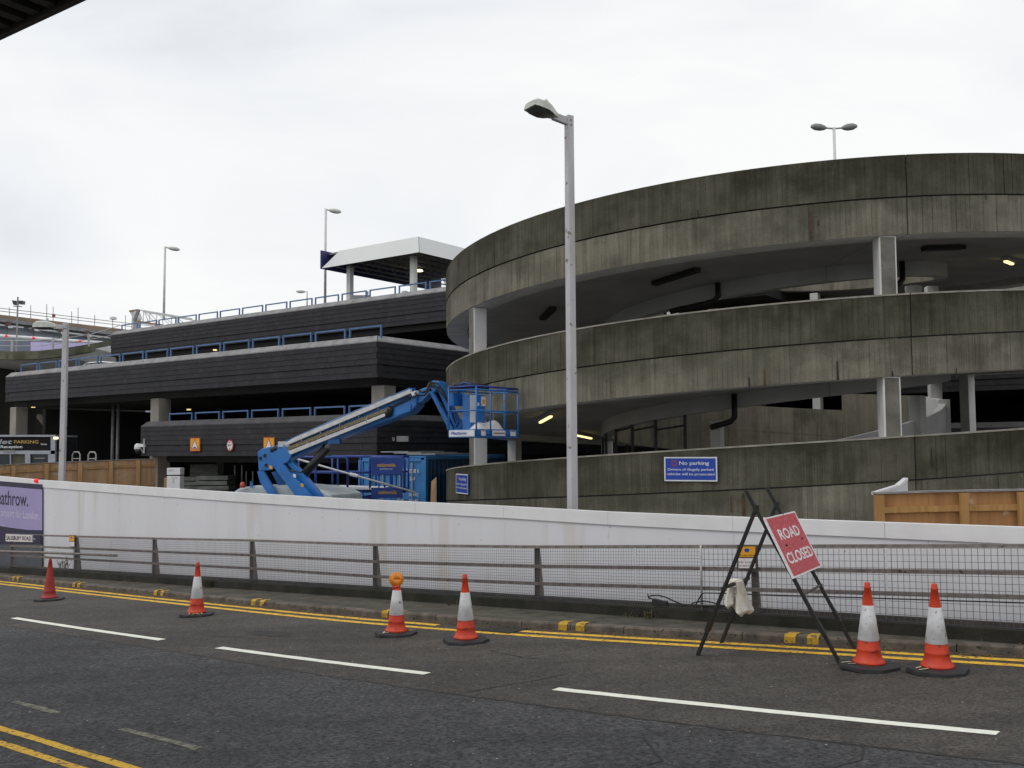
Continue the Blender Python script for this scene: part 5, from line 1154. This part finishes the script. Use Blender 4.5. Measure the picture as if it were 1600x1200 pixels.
# turret risers
for d0 in (-.42, .28):
    poly_plate('riser_plate', [(402, 706), (409, 701), (430, 696), (442, 692), (455, 713), (450, 722), (420, 735), (404, 736)], d0, .06, M_LIFT, bevel=.02)
    poly_plate('riser_leg', [(402, 737), (410, 733), (423, 757), (434, 776), (421, 776), (406, 753)], d0 + .02, .07, M_LIFT)
poly_plate('riser_beam', [(428, 731), (441, 725), (487, 776), (462, 776), (436, 742)], -.52, .12, M_LIFT, bevel=.015); poly_plate('riser_beam', [(446, 722), (455, 719), (500, 772), (503, 778), (488, 778)], -.30, .14, M_LIFT, bevel=.015)
poly_plate('riser_beam', [(424, 738), (432, 736), (452, 774), (443, 774)], .1, .1, M_LIFT)
for x, y in ((407, 716), (414, 712), (416, 727)): part('pin', MB().tube([LP(x, y, -.46), LP(x, y, -.40)], .05, 10), M_BLACK, bl_)
M_GAP = mat('painted_gap_shade', (.010, .020, .06), (.008, .014, .04), .6)  # near-black navy for the shade strip painted on the boom
# main boom: box section, extending sections, cable tray and chain
poly_plate('main_boom', [(424, 716), (436, 703), (640, 615), (652, 617), (650, 634), (640, 645), (520, 688), (440, 722), (428, 726)], -.2, .40, M_LIFT, bevel=.02)
poly_plate('inner_boom', [(638, 617), (662, 606), (672, 604), (674, 612), (660, 627), (638, 638)], -.13, .27, M_LIFT, bevel=.02)
poly_plate('gap_shade_strip', [(434, 711), (612, 634.5), (640, 619), (640, 624), (600, 644), (432, 712)], -.25, .05, M_GAP)  # dark strip on the boom face, painting a shaded gap below the tray
poly_plate('cable_tray', [(430.5, 700), (437, 693.5), (640, 606.6), (641, 614.5), (434, 701.5)], -.36, .10, M_TRAY)
poly_plate('tray_lid', [(436, 693.2), (520, 656), (640, 605.6), (640, 607.5), (520, 658.5), (437, 695)], -.37, .3, M_LIFT)
poly_plate('white_cover', [(505, 663.2), (540, 648), (540, 650.5), (506, 666.5)], -.385, .04, M_WTXT)
poly_plate('lower_tray', [(414.5, 719), (601, 645.5), (602, 650), (417, 725)], -.38, .06, M_TRAY)
for k in range(46):
    t = k / 46; x0, y0 = 427 + t * 180, 709.5 - t * 71; part('chain_link', MB().prism([LP(x0, y0 + 3.2, -.36), LP(x0 + 3.5, y0 + 1.9, -.36), LP(x0 + 3.5, y0 - 3.6, -.36), LP(x0, y0 - 2.3, -.36)], V((.43, .9, 0)) * .1), M_CABLE, bl_)
for t in (.18, .34, .5, .66, .84): x0, y0 = 416 + t * 185, 720 - t * 73.5; part('tray_bracket', MB().prism([LP(x0, y0 + 3.5, -.40), LP(x0 + 2, y0 + 2.7, -.40), LP(x0 + 2, y0 - 4.5, -.40), LP(x0, y0 - 4, -.40)], V((.43, .9, 0)) * .03), M_CAP, bl_)
part('cable_loop', MB().tube([LP(607, 639, -.3), LP(610, 640, -.28), LP(609, 645, -.26), LP(604, 648, -.26)], .09, 8), M_BLACK, bl_, smooth=True)
part('cable_end', MB().tube([LP(425, 704, -.36), LP(434, 699, -.36)], .08, 8), M_BLACK, bl_, smooth=True); part('tray_end', MB().box(LP(444, 694, -.36), (.3, .08, .14)), M_TRAY, bl_)
poly_plate('clamp', [(636, 615), (640, 612.5), (644, 618), (640, 621)], -.35, .5, M_BLACK); poly_plate('tray_cap', [(641, 613.5), (649, 610), (650, 616), (643, 619.5)], -.34, .14, M_WTXT)
poly_plate('boom_foot', [(614, 644), (642, 632), (641, 642), (618, 650)], -.24, .45, M_LIFT)
part('lift_cylinder', MB().tube([LP(524, 684, -.05), LP(500, 712, -.08)], .075, 10), M_STEEL, bl_, smooth=True); part('cylinder_barrel', MB().tube([LP(510, 700, -.08), LP(463, 757, -.1)], .115, 10), M_BLACK, bl_, smooth=True)
part('cylinder_bracket', MB().box(LP(523, 684, -.05), (.3, .3, .3)), M_LIFT, bl_)
# jib and its head
JX = lambda x, y, d=0: at(x, y, 23.3 + d * .9)
def jp(name, pts, d0, th, m, **kw): return part(name, MB().prism([JX(x, y, d0) for x, y in pts], V((.43, .9, 0)) * th), m, bl_, **kw)
jp('jib_head', [(667, 605), (671, 598), (677, 594), (686, 596), (688, 603), (678, 613), (669, 611)], -.2, .34, M_LIFT, bevel=.015); part('head_pin', MB().tube([JX(675, 601, -.24), JX(675, 601, .18)], .07, 10), M_BLACK, bl_)
jp('jib_arm', [(677, 596), (686, 595), (716, 660), (712, 668), (706, 660)], -.16, .2, M_LIFT, bevel=.015); jp('jib_link', [(669, 609), (673, 607), (707, 668), (706, 679), (703, 676)], -.2, .1, M_LIFT)
jp('jib_cylinder', [(684, 628), (687, 627), (706, 660), (704, 664)], -.1, .08, M_BLACK); jp('jib_foot', [(702, 670), (712, 655), (722, 662), (718, 680), (706, 682)], -.1, .3, M_LIFT)
part('hose', MB().tube([JX(655, 610, -.2), JX(661, 613, -.24), JX(667, 610, -.24), JX(670, 601, -.22), JX(673, 597, -.2)], .03, 6), M_BLACK, bl_, smooth=True)
part('hose', MB().tube([JX(648, 614, -.2), JX(656, 618, -.24), JX(664, 617, -.24), JX(671, 607, -.24)], .025, 6), M_BLACK, bl_, smooth=True)
for k, (x0, y0) in enumerate([(690, 604), (693, 612), (697, 622)]): part('hose', MB().tube([JX(673, 599, -.22), JX(x0 - 6, y0 - 6, -.26), JX(x0 + 4, y0 + 8, -.22), JX(x0 + 12, y0 + 30, -.2), JX(712, 662, -.15)], .016, 6), M_BLACK, bl_, smooth=True)
part('hose', MB().tube([LP(446, 724, -.25), LP(452, 735, -.5), LP(470, 738, -.5), LP(492, 722, -.3), LP(512, 700, -.25)], .02, 6), M_BLACK, bl_, smooth=True)
for x, y in ((470, 683), (500, 670.5), (530, 657.5), (560, 644.8), (590, 632)): part('tray_joint', MB().prism([LP(x, y + 8.5, -.39), LP(x + 1, y + 8, -.39), LP(x + 1, y - 2.2, -.39), LP(x, y - 1.8, -.39)], V((.43, .9, 0)) * .03), M_STEEL, bl_)
for x, y, m in ((421, 729, M_YSIGN), (458, 742, M_SIGNW), (470, 757, M_YSIGN)): part('warning_decal', MB().prism([LP(x, y + 3, -.545), LP(x + 4, y + 4.5, -.545), LP(x + 4, y - .5, -.545), LP(x, y - 2, -.545)], V((.43, .9, 0)) * .02), m, bl_)
# basket
Nn = V((-.805, 22.0, 0)); ba = V((-.65, .47, 0)); bc = V((.94, 1.30, 0)); z0 = 2.70; z1 = 3.83
def KB(a, c, z): return Nn + ba * a + bc * c + zU * z
bk = part('basket_floor', MB().hexa([KB(0, 0, z0), KB(0, 1, z0), KB(1, 1, z0), KB(1, 0, z0)], [KB(0, 0, z0 + .04), KB(0, 1, z0 + .04), KB(1, 1, z0 + .04), KB(1, 0, z0 + .04)]), M_LIFT, bl_)
cor = [(0, 0), (0, 1), (1, 1), (1, 0)]
for i in range(4):
    (a0, c0_), (a1, c1) = cor[i], cor[(i + 1) % 4]
    part('toe_board', MB().prism([KB(a0, c0_, z0 - .03), KB(a1, c1, z0 - .03), KB(a1, c1, z0 + .16), KB(a0, c0_, z0 + .16)], V((0, .015, 0))), M_LIFT, bl_)
    part('basket_rail', MB().tube([KB(a0, c0_, z1), KB(a1, c1, z1)], .022, 7), M_LIFTD, bl_, smooth=True); part('basket_rail', MB().tube([KB(a0, c0_, z1 - .075), KB(a1, c1, z1 - .075)], .018, 7), M_LIFT, bl_, smooth=True); part('basket_rail', MB().tube([KB(a0, c0_, z0 + .58), KB(a1, c1, z0 + .58)], .018, 7), M_LIFT, bl_, smooth=True)
for a, c in [(0, 0), (1, 0), (0, 1), (1, 1), (0, .33), (0, .67), (1, .33), (1, .67), (.5, 1)]: part('basket_post', MB().tube([KB(a, c, z0), KB(a, c, z1)], .020, 7), M_LIFT, bl_, smooth=True)
part('basket_gate', MB().tube([KB(1.0, .45, z0 + .2), KB(1, .45, z1 - .13), KB(1, .72, z1 - .13), KB(1, .72, z0 + .2)], .016, 6), M_LIFT, bl_)
part('control_pedestal', MB().hexa([KB(.45, .13, z0 + .1), KB(.45, .50, z0 + .1), KB(.72, .50, z0 + .1), KB(.72, .13, z0 + .1)], [KB(.45, .13, z1 - .16), KB(.45, .50, z1 - .16), KB(.72, .50, z1 - .16), KB(.72, .13, z1 - .16)]), M_LIFT, bl_, bevel=.02)
part('control_box', MB().hexa([KB(.9, .05, z1 - .42), KB(.9, .25, z1 - .42), KB(1.1, .25, z1 - .42), KB(1.1, .05, z1 - .42)], [KB(.9, .05, z1 - .12), KB(.9, .25, z1 - .12), KB(1.1, .25, z1 - .12), KB(1.1, .05, z1 - .12)]), M_LIFT, bl_)
for (c0_, c1, zz0, zz1, m) in [(.14, .27, z0 + .32, z1 - .18, M_WTXT), (.40, .50, z1 - .42, z1 - .20, M_SIGNW), (.31, .35, z1 - .42, z1 - .35, M_WTXT), (.42, .48, z1 - .36, z1 - .27, M_YSIGN)]:
    off = -.01 if m is not M_YSIGN else -.016
    part('decal', MB().prism([KB(.45, c0_, zz0) + V((-.0, 0, 0)), KB(.45, c1, zz0), KB(.45, c1, zz1), KB(.45, c0_, zz1)], V((.4, -.3, 0)) * -off * 2), m, bl_)
part('hoop', MB().tube([KB(.75, .1, z1 - .0), KB(.72, .1, z1 + .07), KB(.6, .12, z1 + .10), KB(.45, .13, z1 + .07), KB(.4, .13, z1)], .022, 7), M_LIFTD, bl_, smooth=True)
part('rolled_cover', MB().tube([KB(.85, .0, z1 + .03), KB(.62, .5, z1 + .05), KB(.55, .62, z1 + .02)], .07, 10), M_BLACK, bl_, smooth=True)
for (e0, e1, m) in [((.02, 0, .98, 0), 'l', M_WTXT)]: 
    pl = Plate(KB(.97, -.012, z0 - .005), KB(.05, -.012, z0 - .005), KB(.05, -.012, z0 + .14), KB(.97, -.012, z0 + .14)); part('name_label', pl.board(.006), M_WTXT, bl_); part('lettering', pl.text('Platform', .08, .30, .46, width=.60, bold=.02, shear=.25), M_SIGNB, bl_)
for c0_, c1, m in ((.10, .20, M_SIGNW), (.36, .68, M_SIGNW), (.80, .93, M_SIGNW)):
    pl = Plate(KB(-.02, c0_, z0 + .01), KB(-.02, c1, z0 + .01), KB(-.02, c1, z0 + .135), KB(-.02, c0_, z0 + .135)); part('label', pl.board(.006), m, bl_)
    if c1 - c0_ > .2: part('lettering', pl.text('HYDRAULIC', 0, .3, .38, width=.84, center=.5, bold=.02), M_BTXT, bl_) if False else part('lettering', MB().poly([pl.m(.08, .35, .003), pl.m(.92, .35, .003), pl.m(.92, .6, .003), pl.m(.08, .6, .003)]), M_STEEL, bl_)
    else: part('label_band', pl.shape([(.05, .8), (.95, .8), (.95, .95), (.05, .95)]), M_RTXT, bl_)
# dust sheet and broom left in the basket
ds = MB(); rdn = random.Random(3); nx, ny = 14, 8; G = {}
for i in range(nx + 1):
    for j in range(ny + 1):
        c = -.02 + i / nx * .86 + .02; a = .08 + j / ny * .55; u = i / nx
        hgt = .08 + .17 * math.exp(-((u - .74) / .2) ** 2) + .15 * math.exp(-((u - .30) / .22) ** 2) + .03 * math.sin(9 * u + 5 * j / ny) + rdn.uniform(-.008, .008)
        hgt *= max(.12, math.sin(math.pi * min(1, max(0, (j + .6) / (ny + 1.2))))) * min(1, .25 + 3 * u, .25 + 4 * (1 - u)); G[i, j] = KB(a, c, z0 + .05 + max(.0, hgt) * 1.25)
for i in range(nx):
    for j in range(ny): ds.poly([G[i, j], G[i + 1, j], G[i + 1, j + 1], G[i, j + 1]])
for i in range(nx): 
    for j in (0, ny): p, q = G[i, j], G[i + 1, j]; ds.poly([p, q, V((q[0], q[1], z0 + .04)), V((p[0], p[1], z0 + .04))])
part('dust_sheet', ds, M_CLOTH, label='crumpled white dust sheet lying in the blue lift basket', cat='sheet', loc=KB(.3, .4, z0 + .05), smooth=True)
p = KB(.7, .86, z0 + .05); bm_ = thing('broom', 'broom standing at the far end of the lift basket', 'broom', p); part('handle', MB().tube([p + zU * .15, p + zU * 1.25], .014, 6), M_STUDL, bm_); part('head', MB().bar(p + V((-.12, .0, .13)), p + V((.22, .05, .08)), .06, .06), M_CLOTH, bm_)

# ================================================================== YARD CLUTTER under the low parapet
p = at(274, 760, 39.5); cb = thing('white_cabinet', 'white scribbled cabinet standing beside the concrete column behind the hoarding', 'cabinet', (p[0], p[1], -.42)); zt0 = float(at(274, 731, 39.5)[2]); zm = float(at(274, 742.5, 39.5)[2])
part('lower_box', MB().box((p[0], p[1], (-.42 + zm) / 2 - .02), (.53, .5, zm + .40)), M_WALLT, cb, bevel=.01); part('upper_box', MB().box((p[0], p[1], (zm + zt0) / 2 + .01), (.53, .5, zt0 - zm - .02)), M_WALLT, cb, bevel=.01)
sc1 = crack  # scribbles as thin strokes
def scribble(pts, m=M_STEEL):
    P = [at(x, y, 39.5) - V((0, .258, 0)) for x, y in pts]; part('scribble', MB().tube(P, .008, 4), m, cb)
scribble([(267, 736), (269, 734), (270, 736), (272, 733), (273, 735), (275, 733.5)]); scribble([(271, 747), (274, 746), (276, 749), (273, 752), (275, 755)]); scribble([(277, 745), (279, 747), (280, 745)])
bw = at(259.5, 760, 39.9); part('brown_board', MB().box((bw[0], bw[1], .45), (.16, .06, 1.75)), M_STUDL, label='narrow brown board beside the white cabinet', cat='board', loc=(bw[0], bw[1], -.42))
for i, (x0, x1, y0, Y, lab) in enumerate([(286, 311, 744, 41.5, 'small stack of pale grey sheets between the white cabinet and the larger stack'), (308, 357, 742.5, 40.5, 'larger stack of grey corrugated sheets under the low dark parapet')]):
    a, c = at(x0, y0, Y), at(x1, y0 + .5, Y); st = thing('sheet_stack', lab, 'stack', V(((a[0] + c[0]) / 2, a[1], -.42)), 'stacks of grey sheeting'); h = a[2] + .42; n = 9
    for k in range(n):
        zz = -.42 + h * k / n; j = rdn.uniform(-.06, .06); part('sheet', MB().box(((a[0] + c[0]) / 2 + j, a[1] + .6, zz + h / n * .42), (c[0] - a[0], 1.3, h / n * .8)), M_GREYST, st)
a = at(330, 742, 43.5); wl = thing('site_fence_panel', 'tall grey mesh fence panel standing in the shade behind the sheet stacks', 'fence panel', (a[0], a[1], -.42))
q = [at(297, 726, 43.5), at(340, 725, 43.5)]; part('sheet', MB().prism([V((q[0][0], q[0][1], -.42)), V((q[1][0], q[1][1], -.42)), q[1], q[0]], (0, .04, 0)), M_GREYST, wl)
for px in (367, 378, 385, 395): p = at(px, 727 if px < 380 else 736, 42); part('upright_pole', MB().bar(V((p[0], p[1], -.42)), p, .05), M_STEEL, label={367: 'leftmost of four thin steel poles standing in the shade left of the blue lift', 378: 'thin steel pole above the red beacon of the blue lift', 385: 'short thin steel pole just right of the red beacon', 395: 'thin steel pole nearest the blue lift turret'}[px], cat='pole', group='thin poles in the shade', loc=(p[0], p[1], -.42))

# ================================================================== TRAFFIC CONES
def make_cone(h=1.0, sleeve=True, body=None, label='', top=True):
    body = body or M_RED; c = thing('traffic_cone', label, 'cone', (0, 0, 0), 'traffic cones along the closed lane')
    o8 = [(.345, .17), (.17, .345), (-.17, .345), (-.345, .17), (-.345, -.17), (-.17, -.345), (.17, -.345), (.345, -.17)][::-1]
    k = .92 * h; mb = MB().hexa([(x * k, y * k, .004) for x, y in o8[::-1]], [(x * k * .98, y * k * .98, .055 * h) for x, y in o8[::-1]]); mb.hexa([(x * k * .94, y * k * .94, .055 * h) for x, y in o8[::-1]], [(x * k * .60, y * k * .60, .066 * h) for x, y in o8[::-1]]); part('base', mb, M_RUB, c, local=True, bevel=.006)
    R = lambda z: (.150 - .115 * (z - .09) / .86)
    prof = [(.185, .066), (.187, .085), (.172, .10), (.152, .13), (R(.16), .16), (R(.215), .215), (R(.22) + .004, .222), (R(.23), .232), (R(.34), .34)]
    if top: prof += [(R(.74), .74), (R(.93), .93), (.040, .932), (.040, .95), (.034, .957), (.034, .985), (.028, 1.0), (.012, 1.0)]
    else: prof += [(R(.70), .70), (R(.755), .755), (.0, .755)]
    part('body', MB().lathe([(r * h, z * h) for r, z in prof], 28), body, c, local=True, smooth=True)
    if sleeve:
        z0_, z1_ = (.33, .735) if top else (.33, .725); part('sleeve', MB().lathe([(r * h, z * h) for r, z in [(R(z0_) + .001, z0_), (R(z0_) + .005, z0_ + .004), (R(z1_) + .005, z1_ - .004), (R(z1_) + .001, z1_)]], 28), M_SLEEVE, c, local=True, smooth=True)
    return c
def paint_dashes(c, seed, arms, h=1.0):
    r = random.Random(seed)
    for a in arms:
        for j in (-1, 1):
            mb = MB(); x0, x1 = .20 * h, r.uniform(.27, .32) * h; d = V((math.cos(a), math.sin(a), 0)); n_ = V((-d[1], d[0], 0)); p = d * x0 + n_ * j * .05; q = d * x1 + n_ * j * r.uniform(-.01, .07)
            nn_ = np.cross(q - p, zU); nn_ /= np.linalg.norm(nn_); z = zU * (.078 * h); mb.poly([p + nn_ * .012 + z, q + nn_ * .009 + zU * (.068 * h), q - nn_ * .009 + zU * (.068 * h), p - nn_ * .012 + z]); part('paint_dash', mb, M_TAPE, c, local=True)
cone0 = make_cone(1.0, True, None, 'cleanest tall cone alone between the amber lamp cone and the road closed sign')
def place(c, px, py, rz, tilt=(0, 0)):
    d = ray(px, py); kk = (zroad(0) - CAM[2]) / (d[2] + .046 * (d[:2] @ ES)); p = d[:2] * kk; s = float(p @ ES)
    c.location = (p[0], p[1], zroad(s)); c.rotation_euler = (tilt[0], tilt[1], rz); return c
place(cone0, 728, 1003, math.radians(20), (.02, -.02))
c = copy_tree(cone0); c['label'] = 'right-hand of the two tall cones beside the road closed sign, its sleeve split and torn'; place(c, 1465, 1050, math.radians(57), (.0, -.025)); paint_dashes(c, 1, (2.6, -.15))
tear = MB().poly([(.112 * math.cos(a), .112 * math.sin(a), z) for a, z in ((-1.95, .33), (-1.8, .33), (-1.78, .42), (-1.86, .48))]); part('tear', tear, M_RUB, c, local=True)
c = copy_tree(cone0); c['label'] = 'left-hand of the two tall cones beside the road closed sign, touching its foot'; place(c, 1358, 1044, math.radians(31), (.01, .0)); paint_dashes(c, 2, (2.8, .5))
c = copy_tree(cone0); c['label'] = 'cone with a white sleeve second from the left, standing on its own'; place(c, 307, 962, math.radians(12), (.0, .01)); c.scale = (.97, .97, 1.02); paint_dashes(c, 3, (-1.9, -1.3))
c = make_cone(.97, True, None, 'cone carrying a round amber warning lamp', top=False); place(c, 619, 992, math.radians(-18), (.0, .015)); paint_dashes(c, 4, (-2.0, .5), .97); LC = c
c = make_cone(.97, False, M_REDD, 'plain dull red cone without a white sleeve at the far left'); place(c, 77, 938, math.radians(15))
lp = LC.location; wl = thing('warning_lamp', 'round amber warning lamp mounted on the top of a cone', 'lamp', V(lp) + V((0, 0, .725))); 
part('neck', MB().lathe([(.064, 0), (.064, .045), (.05, .06), (0, .06)], 16), M_RED, wl, local=True, smooth=True)
lc = V((0, 0, .145)); f_ = V((.30, -1, .06)); f_ /= np.linalg.norm(f_)
def disc(mb, prof):
    pts = [lc + f_ * z for r, z in prof]; mb.tube(pts, [r for r, z in prof], 24); return mb
part('housing', disc(MB(), [(.106, -.035), (.115, -.022), (.115, .022), (.106, .035)]), mat('amber_housing', (.72, .28, .015), (.6, .22, .012), .4), wl, local=True, smooth=True)
part('lens', disc(MB(), [(.096, .0), (.096, .036), (.088, .046), (.055, .052), (.05, .049), (.02, .050), (.001, .051)]), M_AMBER, wl, local=True, smooth=True)
part('lens', disc(MB(), [(.096, -.0), (.096, -.036), (.088, -.046), (.055, -.052), (.05, -.049), (.02, -.050), (.001, -.051)]), M_AMBER, wl, local=True, smooth=True)

# ================================================================== ROAD CLOSED SIGN on its folding frame
def onroad(px, py):
    d = ray(px, py); kk = (zroad(0) - CAM[2]) / (d[2] + .046 * (d[:2] @ ES)); p = d * kk; return V((p[0], p[1], zroad(float(p[:2] @ ES))))
rl, rr_ = onroad(1090, 1024), onroad(1127, 1005); fl_, fr_ = onroad(1313, 1038), onroad(1338, 1012)
gap = (rr_ - rl); fr_ = fl_ + (fr_ - fl_) / np.linalg.norm(fr_ - fl_) * min(np.linalg.norm(fr_ - fl_), 1.05)
def hinge(px, py, a, b, t=.5):
    m = a * (1 - t) + b * t; axis = (b - a)[:2]; n = V((-axis[1], axis[0], 0)); n[:2] = 0; 
    # point on the view ray in the vertical plane through both feet
    nn = V((-(b - a)[1], (b - a)[0], 0)); return onplane(px, py, a, nn)
h1 = at(1181, 795, float((rl * .45 + fl_ * .55)[1])); h2 = at(1213, 789, float((rr_ * .45 + fr_ * .55)[1]))
rs_ = thing('road_closed_sign', 'red ROAD CLOSED sign on a black folding frame standing at the kerb', 'road sign', (rl + fr_) / 2)
def ext(h, foot, k): return h + (h - foot) / np.linalg.norm(h - foot) * k
t1, t2 = ext(h1, fl_, .26), ext(h2, fr_, .26)
for a, b in ((fl_, t1), (fr_, t2)): part('front_leg', MB().bar(a, b, .045, .045), M_FRAME, rs_, bevel=.004)
for a, b in ((rl, h1), (rr_, h2)): part('rear_leg', MB().bar(a, b, .042, .042), M_FRAME, rs_, bevel=.004)
for h in (h1, h2): part('hinge', MB().box(h, (.07, .06, .09)), M_FRAME, rs_)
for a, b in ((fl_, t1), (fr_, t2)): part('leg_stop', MB().bar(a + (b - a) * .16, a + (b - a) * .23, .09, .05), M_FRAME, rs_)
for a, b in ((rl, h1), (rr_, h2)): part('leg_stop', MB().bar(a + (b - a) * .17, a + (b - a) * .24, .09, .05), M_FRAME, rs_)
k = .385; ca, cb_ = fl_ + (t1 - fl_) * k, fr_ + (t2 - fr_) * k; ex = (cb_ - ca) * .08; part('cross_bar', MB().tube([ca - ex * .2, cb_ + ex * 1.2], .016, 8), M_RAILD, rs_)
ra, rb = rl + (h1 - rl) * .47, rr_ + (h2 - rr_) * .47; ex = (rb - ra) * .08; part('cross_bar', MB().tube([ra - ex, rb + ex], .024, 8), M_FRAME, rs_)
pn = np.cross(t1 - fl_, fr_ - fl_); pn /= np.linalg.norm(pn)
if pn @ (CAM - fl_) < 0: pn = -pn
P0 = fl_ + pn * .04
pl = Plate(onplane(1240, 904, P0, pn), onplane(1284, 885, P0, pn), onplane(1241.5, 798.5, P0, pn), onplane(1194, 809.5, P0, pn))
part('plate', pl.board(.02), M_SIGNW, rs_); part('red_sheet', MB().poly([pl.m(u, v, .003) for u, v in ((.035, .025), (.965, .025), (.965, .975), (.035, .975))]), M_SIGNR, rs_)
part('lettering', pl.text('ROAD', 0, .60, .17, width=.66, center=.5, bold=.022), M_SIGNW, rs_); part('lettering', pl.text('CLOSED', 0, .215, .17, width=.84, center=.5, bold=.022), M_SIGNW, rs_)
for u, v in ((.24, .50), (.80, .53)): part('fixing_hole', pl.ring(u, v, .035, .020, .005, 7), M_BTXT, rs_)
# sandbag slung over the rear cross bar
mid = ra * .52 + rb * .48; ax = (rb - ra) / np.linalg.norm(rb - ra); fw = (fl_ - rl); fw[2] = 0; fw -= ax * (fw @ ax); fw /= np.linalg.norm(fw)
if fw @ (CAM - mid) < 0: pass
def bag(sgn, drop, wd, bulge, shift):
    mb = MB(); n = 20; rows = []; rb_ = random.Random(int(drop * 1000))
    for t in [0, .08, .2, .32, .44, .56, .68, .8, .88, .94, 1.0]:
        hw = wd * (.36 + .28 * t ** 1.2) * (1 if t < .9 else .86 if t < .97 else .62); th = .014 + bulge * (.15 + .85 * t ** 1.6) * (1 if t < .9 else .75 if t < .97 else .3)
        c = mid + ax * (shift + .03 * t) + fw * sgn * (.03 + bulge * .55 * t ** .8) - zU * (drop * t - .03)
        rows.append([c + ax * (math.cos(a) * hw * (1 + .05 * math.sin(3 * a + t * 5))) + fw * (math.sin(a) * th * (1 + .20 * math.sin(5 * a + 4 * t) + .12 * math.sin(9 * a + 7 * t))) + zU * (.022 * math.sin(3 * a + 2 * t) * t) for a in [2 * math.pi * k / n for k in range(n)]])
    for p, q in zip(rows[:-1], rows[1:]):
        for i in range(n): mb.poly([p[i], p[(i + 1) % n], q[(i + 1) % n], q[i]])
    mb.poly(rows[0]); mb.poly(rows[-1]); return mb
sb = thing('sandbag', 'pale woven sandbag slung over the rear bar of the road closed sign', 'sandbag', mid)
o = part('front_sack', bag(1, .43, .40, .095, .06), M_SAND, sb, smooth=True); o2 = part('rear_sack', bag(-1, .33, .26, .06, -.08), M_SAND, sb, smooth=True); part('fold', MB().bar(mid - ax * .08 + fw * -.04 + zU * .03, mid + ax * .17 + fw * -.04 + zU * .03, .10, .02), M_SAND, sb)

# ================================================================== CABLES AND WEEDS on the pavement edge
def UP(px, py, t=T_RAIL - .10): return onT(px, py, t)
cbx = thing('cable_box', 'small black box with a looped black cable below the mesh left of the thin post', 'cable', UP(1030, 943))
part('box', MB().prism([UP(1018, 944), UP(1041, 946), UP(1040, 940.5), UP(1030, 938.5), UP(1019, 935.5)], (*(ET * .08), 0)), M_BLACK, cbx)
part('cable', MB().tube([UP(1012, 928), UP(1014, 935), UP(1019, 936), UP(1013, 933), UP(1017, 930.5), UP(1028, 930), UP(1040, 933), UP(1055, 940), UP(1068, 945), UP(1090, 946), UP(1130, 947)], .012, 6), M_BLACK, cbx, smooth=True)
part('cable', MB().tube([UP(1080, 944), UP(1086, 941), UP(1098, 939), UP(1112, 941), UP(1128, 946), UP(1160, 948)], .011, 6), M_BLACK, cbx, smooth=True); part('cable', MB().tube([UP(1087, 945), UP(1092, 936), UP(1096, 929), UP(1100, 926.5), UP(1130, 927), UP(1180, 929), UP(1300, 932.5), UP(1500, 939), UP(1700, 945)], .010, 6), M_BLACK, cbx, smooth=True)
wr2 = random.Random(77)
def weed(px, py, t, n, hgt, label, m):
    p0 = onT(px, py, t); mb = MB()
    for k in range(n):
        a = wr2.uniform(0, 6.28); l_ = hgt * wr2.uniform(.5, 1.1); d = V((math.cos(a), math.sin(a), 0)) * l_ * wr2.uniform(.25, .7); q = p0 + V((wr2.uniform(-.12, .12), wr2.uniform(-.06, .06), 0)); m1 = q + d * .5 + zU * l_ * .7; e_ = q + d + zU * l_ * wr2.uniform(.5, 1); s_ = V((-d[1], d[0], 0)); s_ = s_ / (np.linalg.norm(s_) + 1e-6) * .008
        mb.poly([q - s_, q + s_, m1 + s_, m1 - s_]); mb.poly([m1 - s_, m1 + s_, e_])
        for j in range(1): c_ = q + (e_ - q) * wr2.uniform(.3, 1) + V((wr2.uniform(-.03, .03), wr2.uniform(-.03, .03), 0)); mb.poly([c_, c_ + V((.02, .01, .012)), c_ + V((.03, .03, .0)), c_ + V((.005, .02, -.01))])
    part('weed', mb, m, label=label, cat='weed', group='weeds along the foot of the railing', loc=p0)
for px, py, n, h, lb in [(712, 955, 26, .22, 'dry brown weed clump at the foot of the railing behind the tall middle cone'), (100, 888, 22, .35, 'tall thin weed at the railing foot beside the plain red cone'), (325, 917, 20, .3, 'weed clump at the railing foot behind the second cone'), (1016, 966, 16, .16, 'low weed on the pavement below the small black cable box'), (990, 966, 10, .12, 'tiny weed on the pavement left of the cable box')]: weed(px, py, T_RAIL - .2, n, h, lb, M_WEED)

# ================================================================== CANOPY OVERHEAD at the top left
zc = 6.1; e0 = atz(0, 57.5, zc); e1 = atz(122, 0, zc); ce = (e1 - e0) / np.linalg.norm(e1 - e0); cnv = V((-ce[1], ce[0], 0)); 
if cnv @ (V((0, 0, zc)) - e0) < 0: cnv = -cnv
cz = thing('overhead_canopy', 'dark ribbed canopy edge hanging over the top left corner', 'canopy', e0)
A0, A1 = e0 - ce * 16, e0 + ce * 5.2; wdt = 5.0
part('deck', MB().prism([A0 + zU * .10, A1 + zU * .10, A1 + cnv * wdt + zU * .10, A0 + cnv * wdt + zU * .10], zU * .25), M_CANOPY, cz); part('edge_trim', MB().bar(A0 + zU * .12, A1 + zU * .12, .06, .26), M_CANOPY, cz)
nrib = int(np.linalg.norm(A1 - A0) / .24); 
for k in range(nrib):
    q = A0 + ce * (.12 + k * .24); part('rib', MB().bar(q + cnv * .04 + zU * .06, q + cnv * wdt + zU * .06, .11, .09), M_CANOPY, cz)
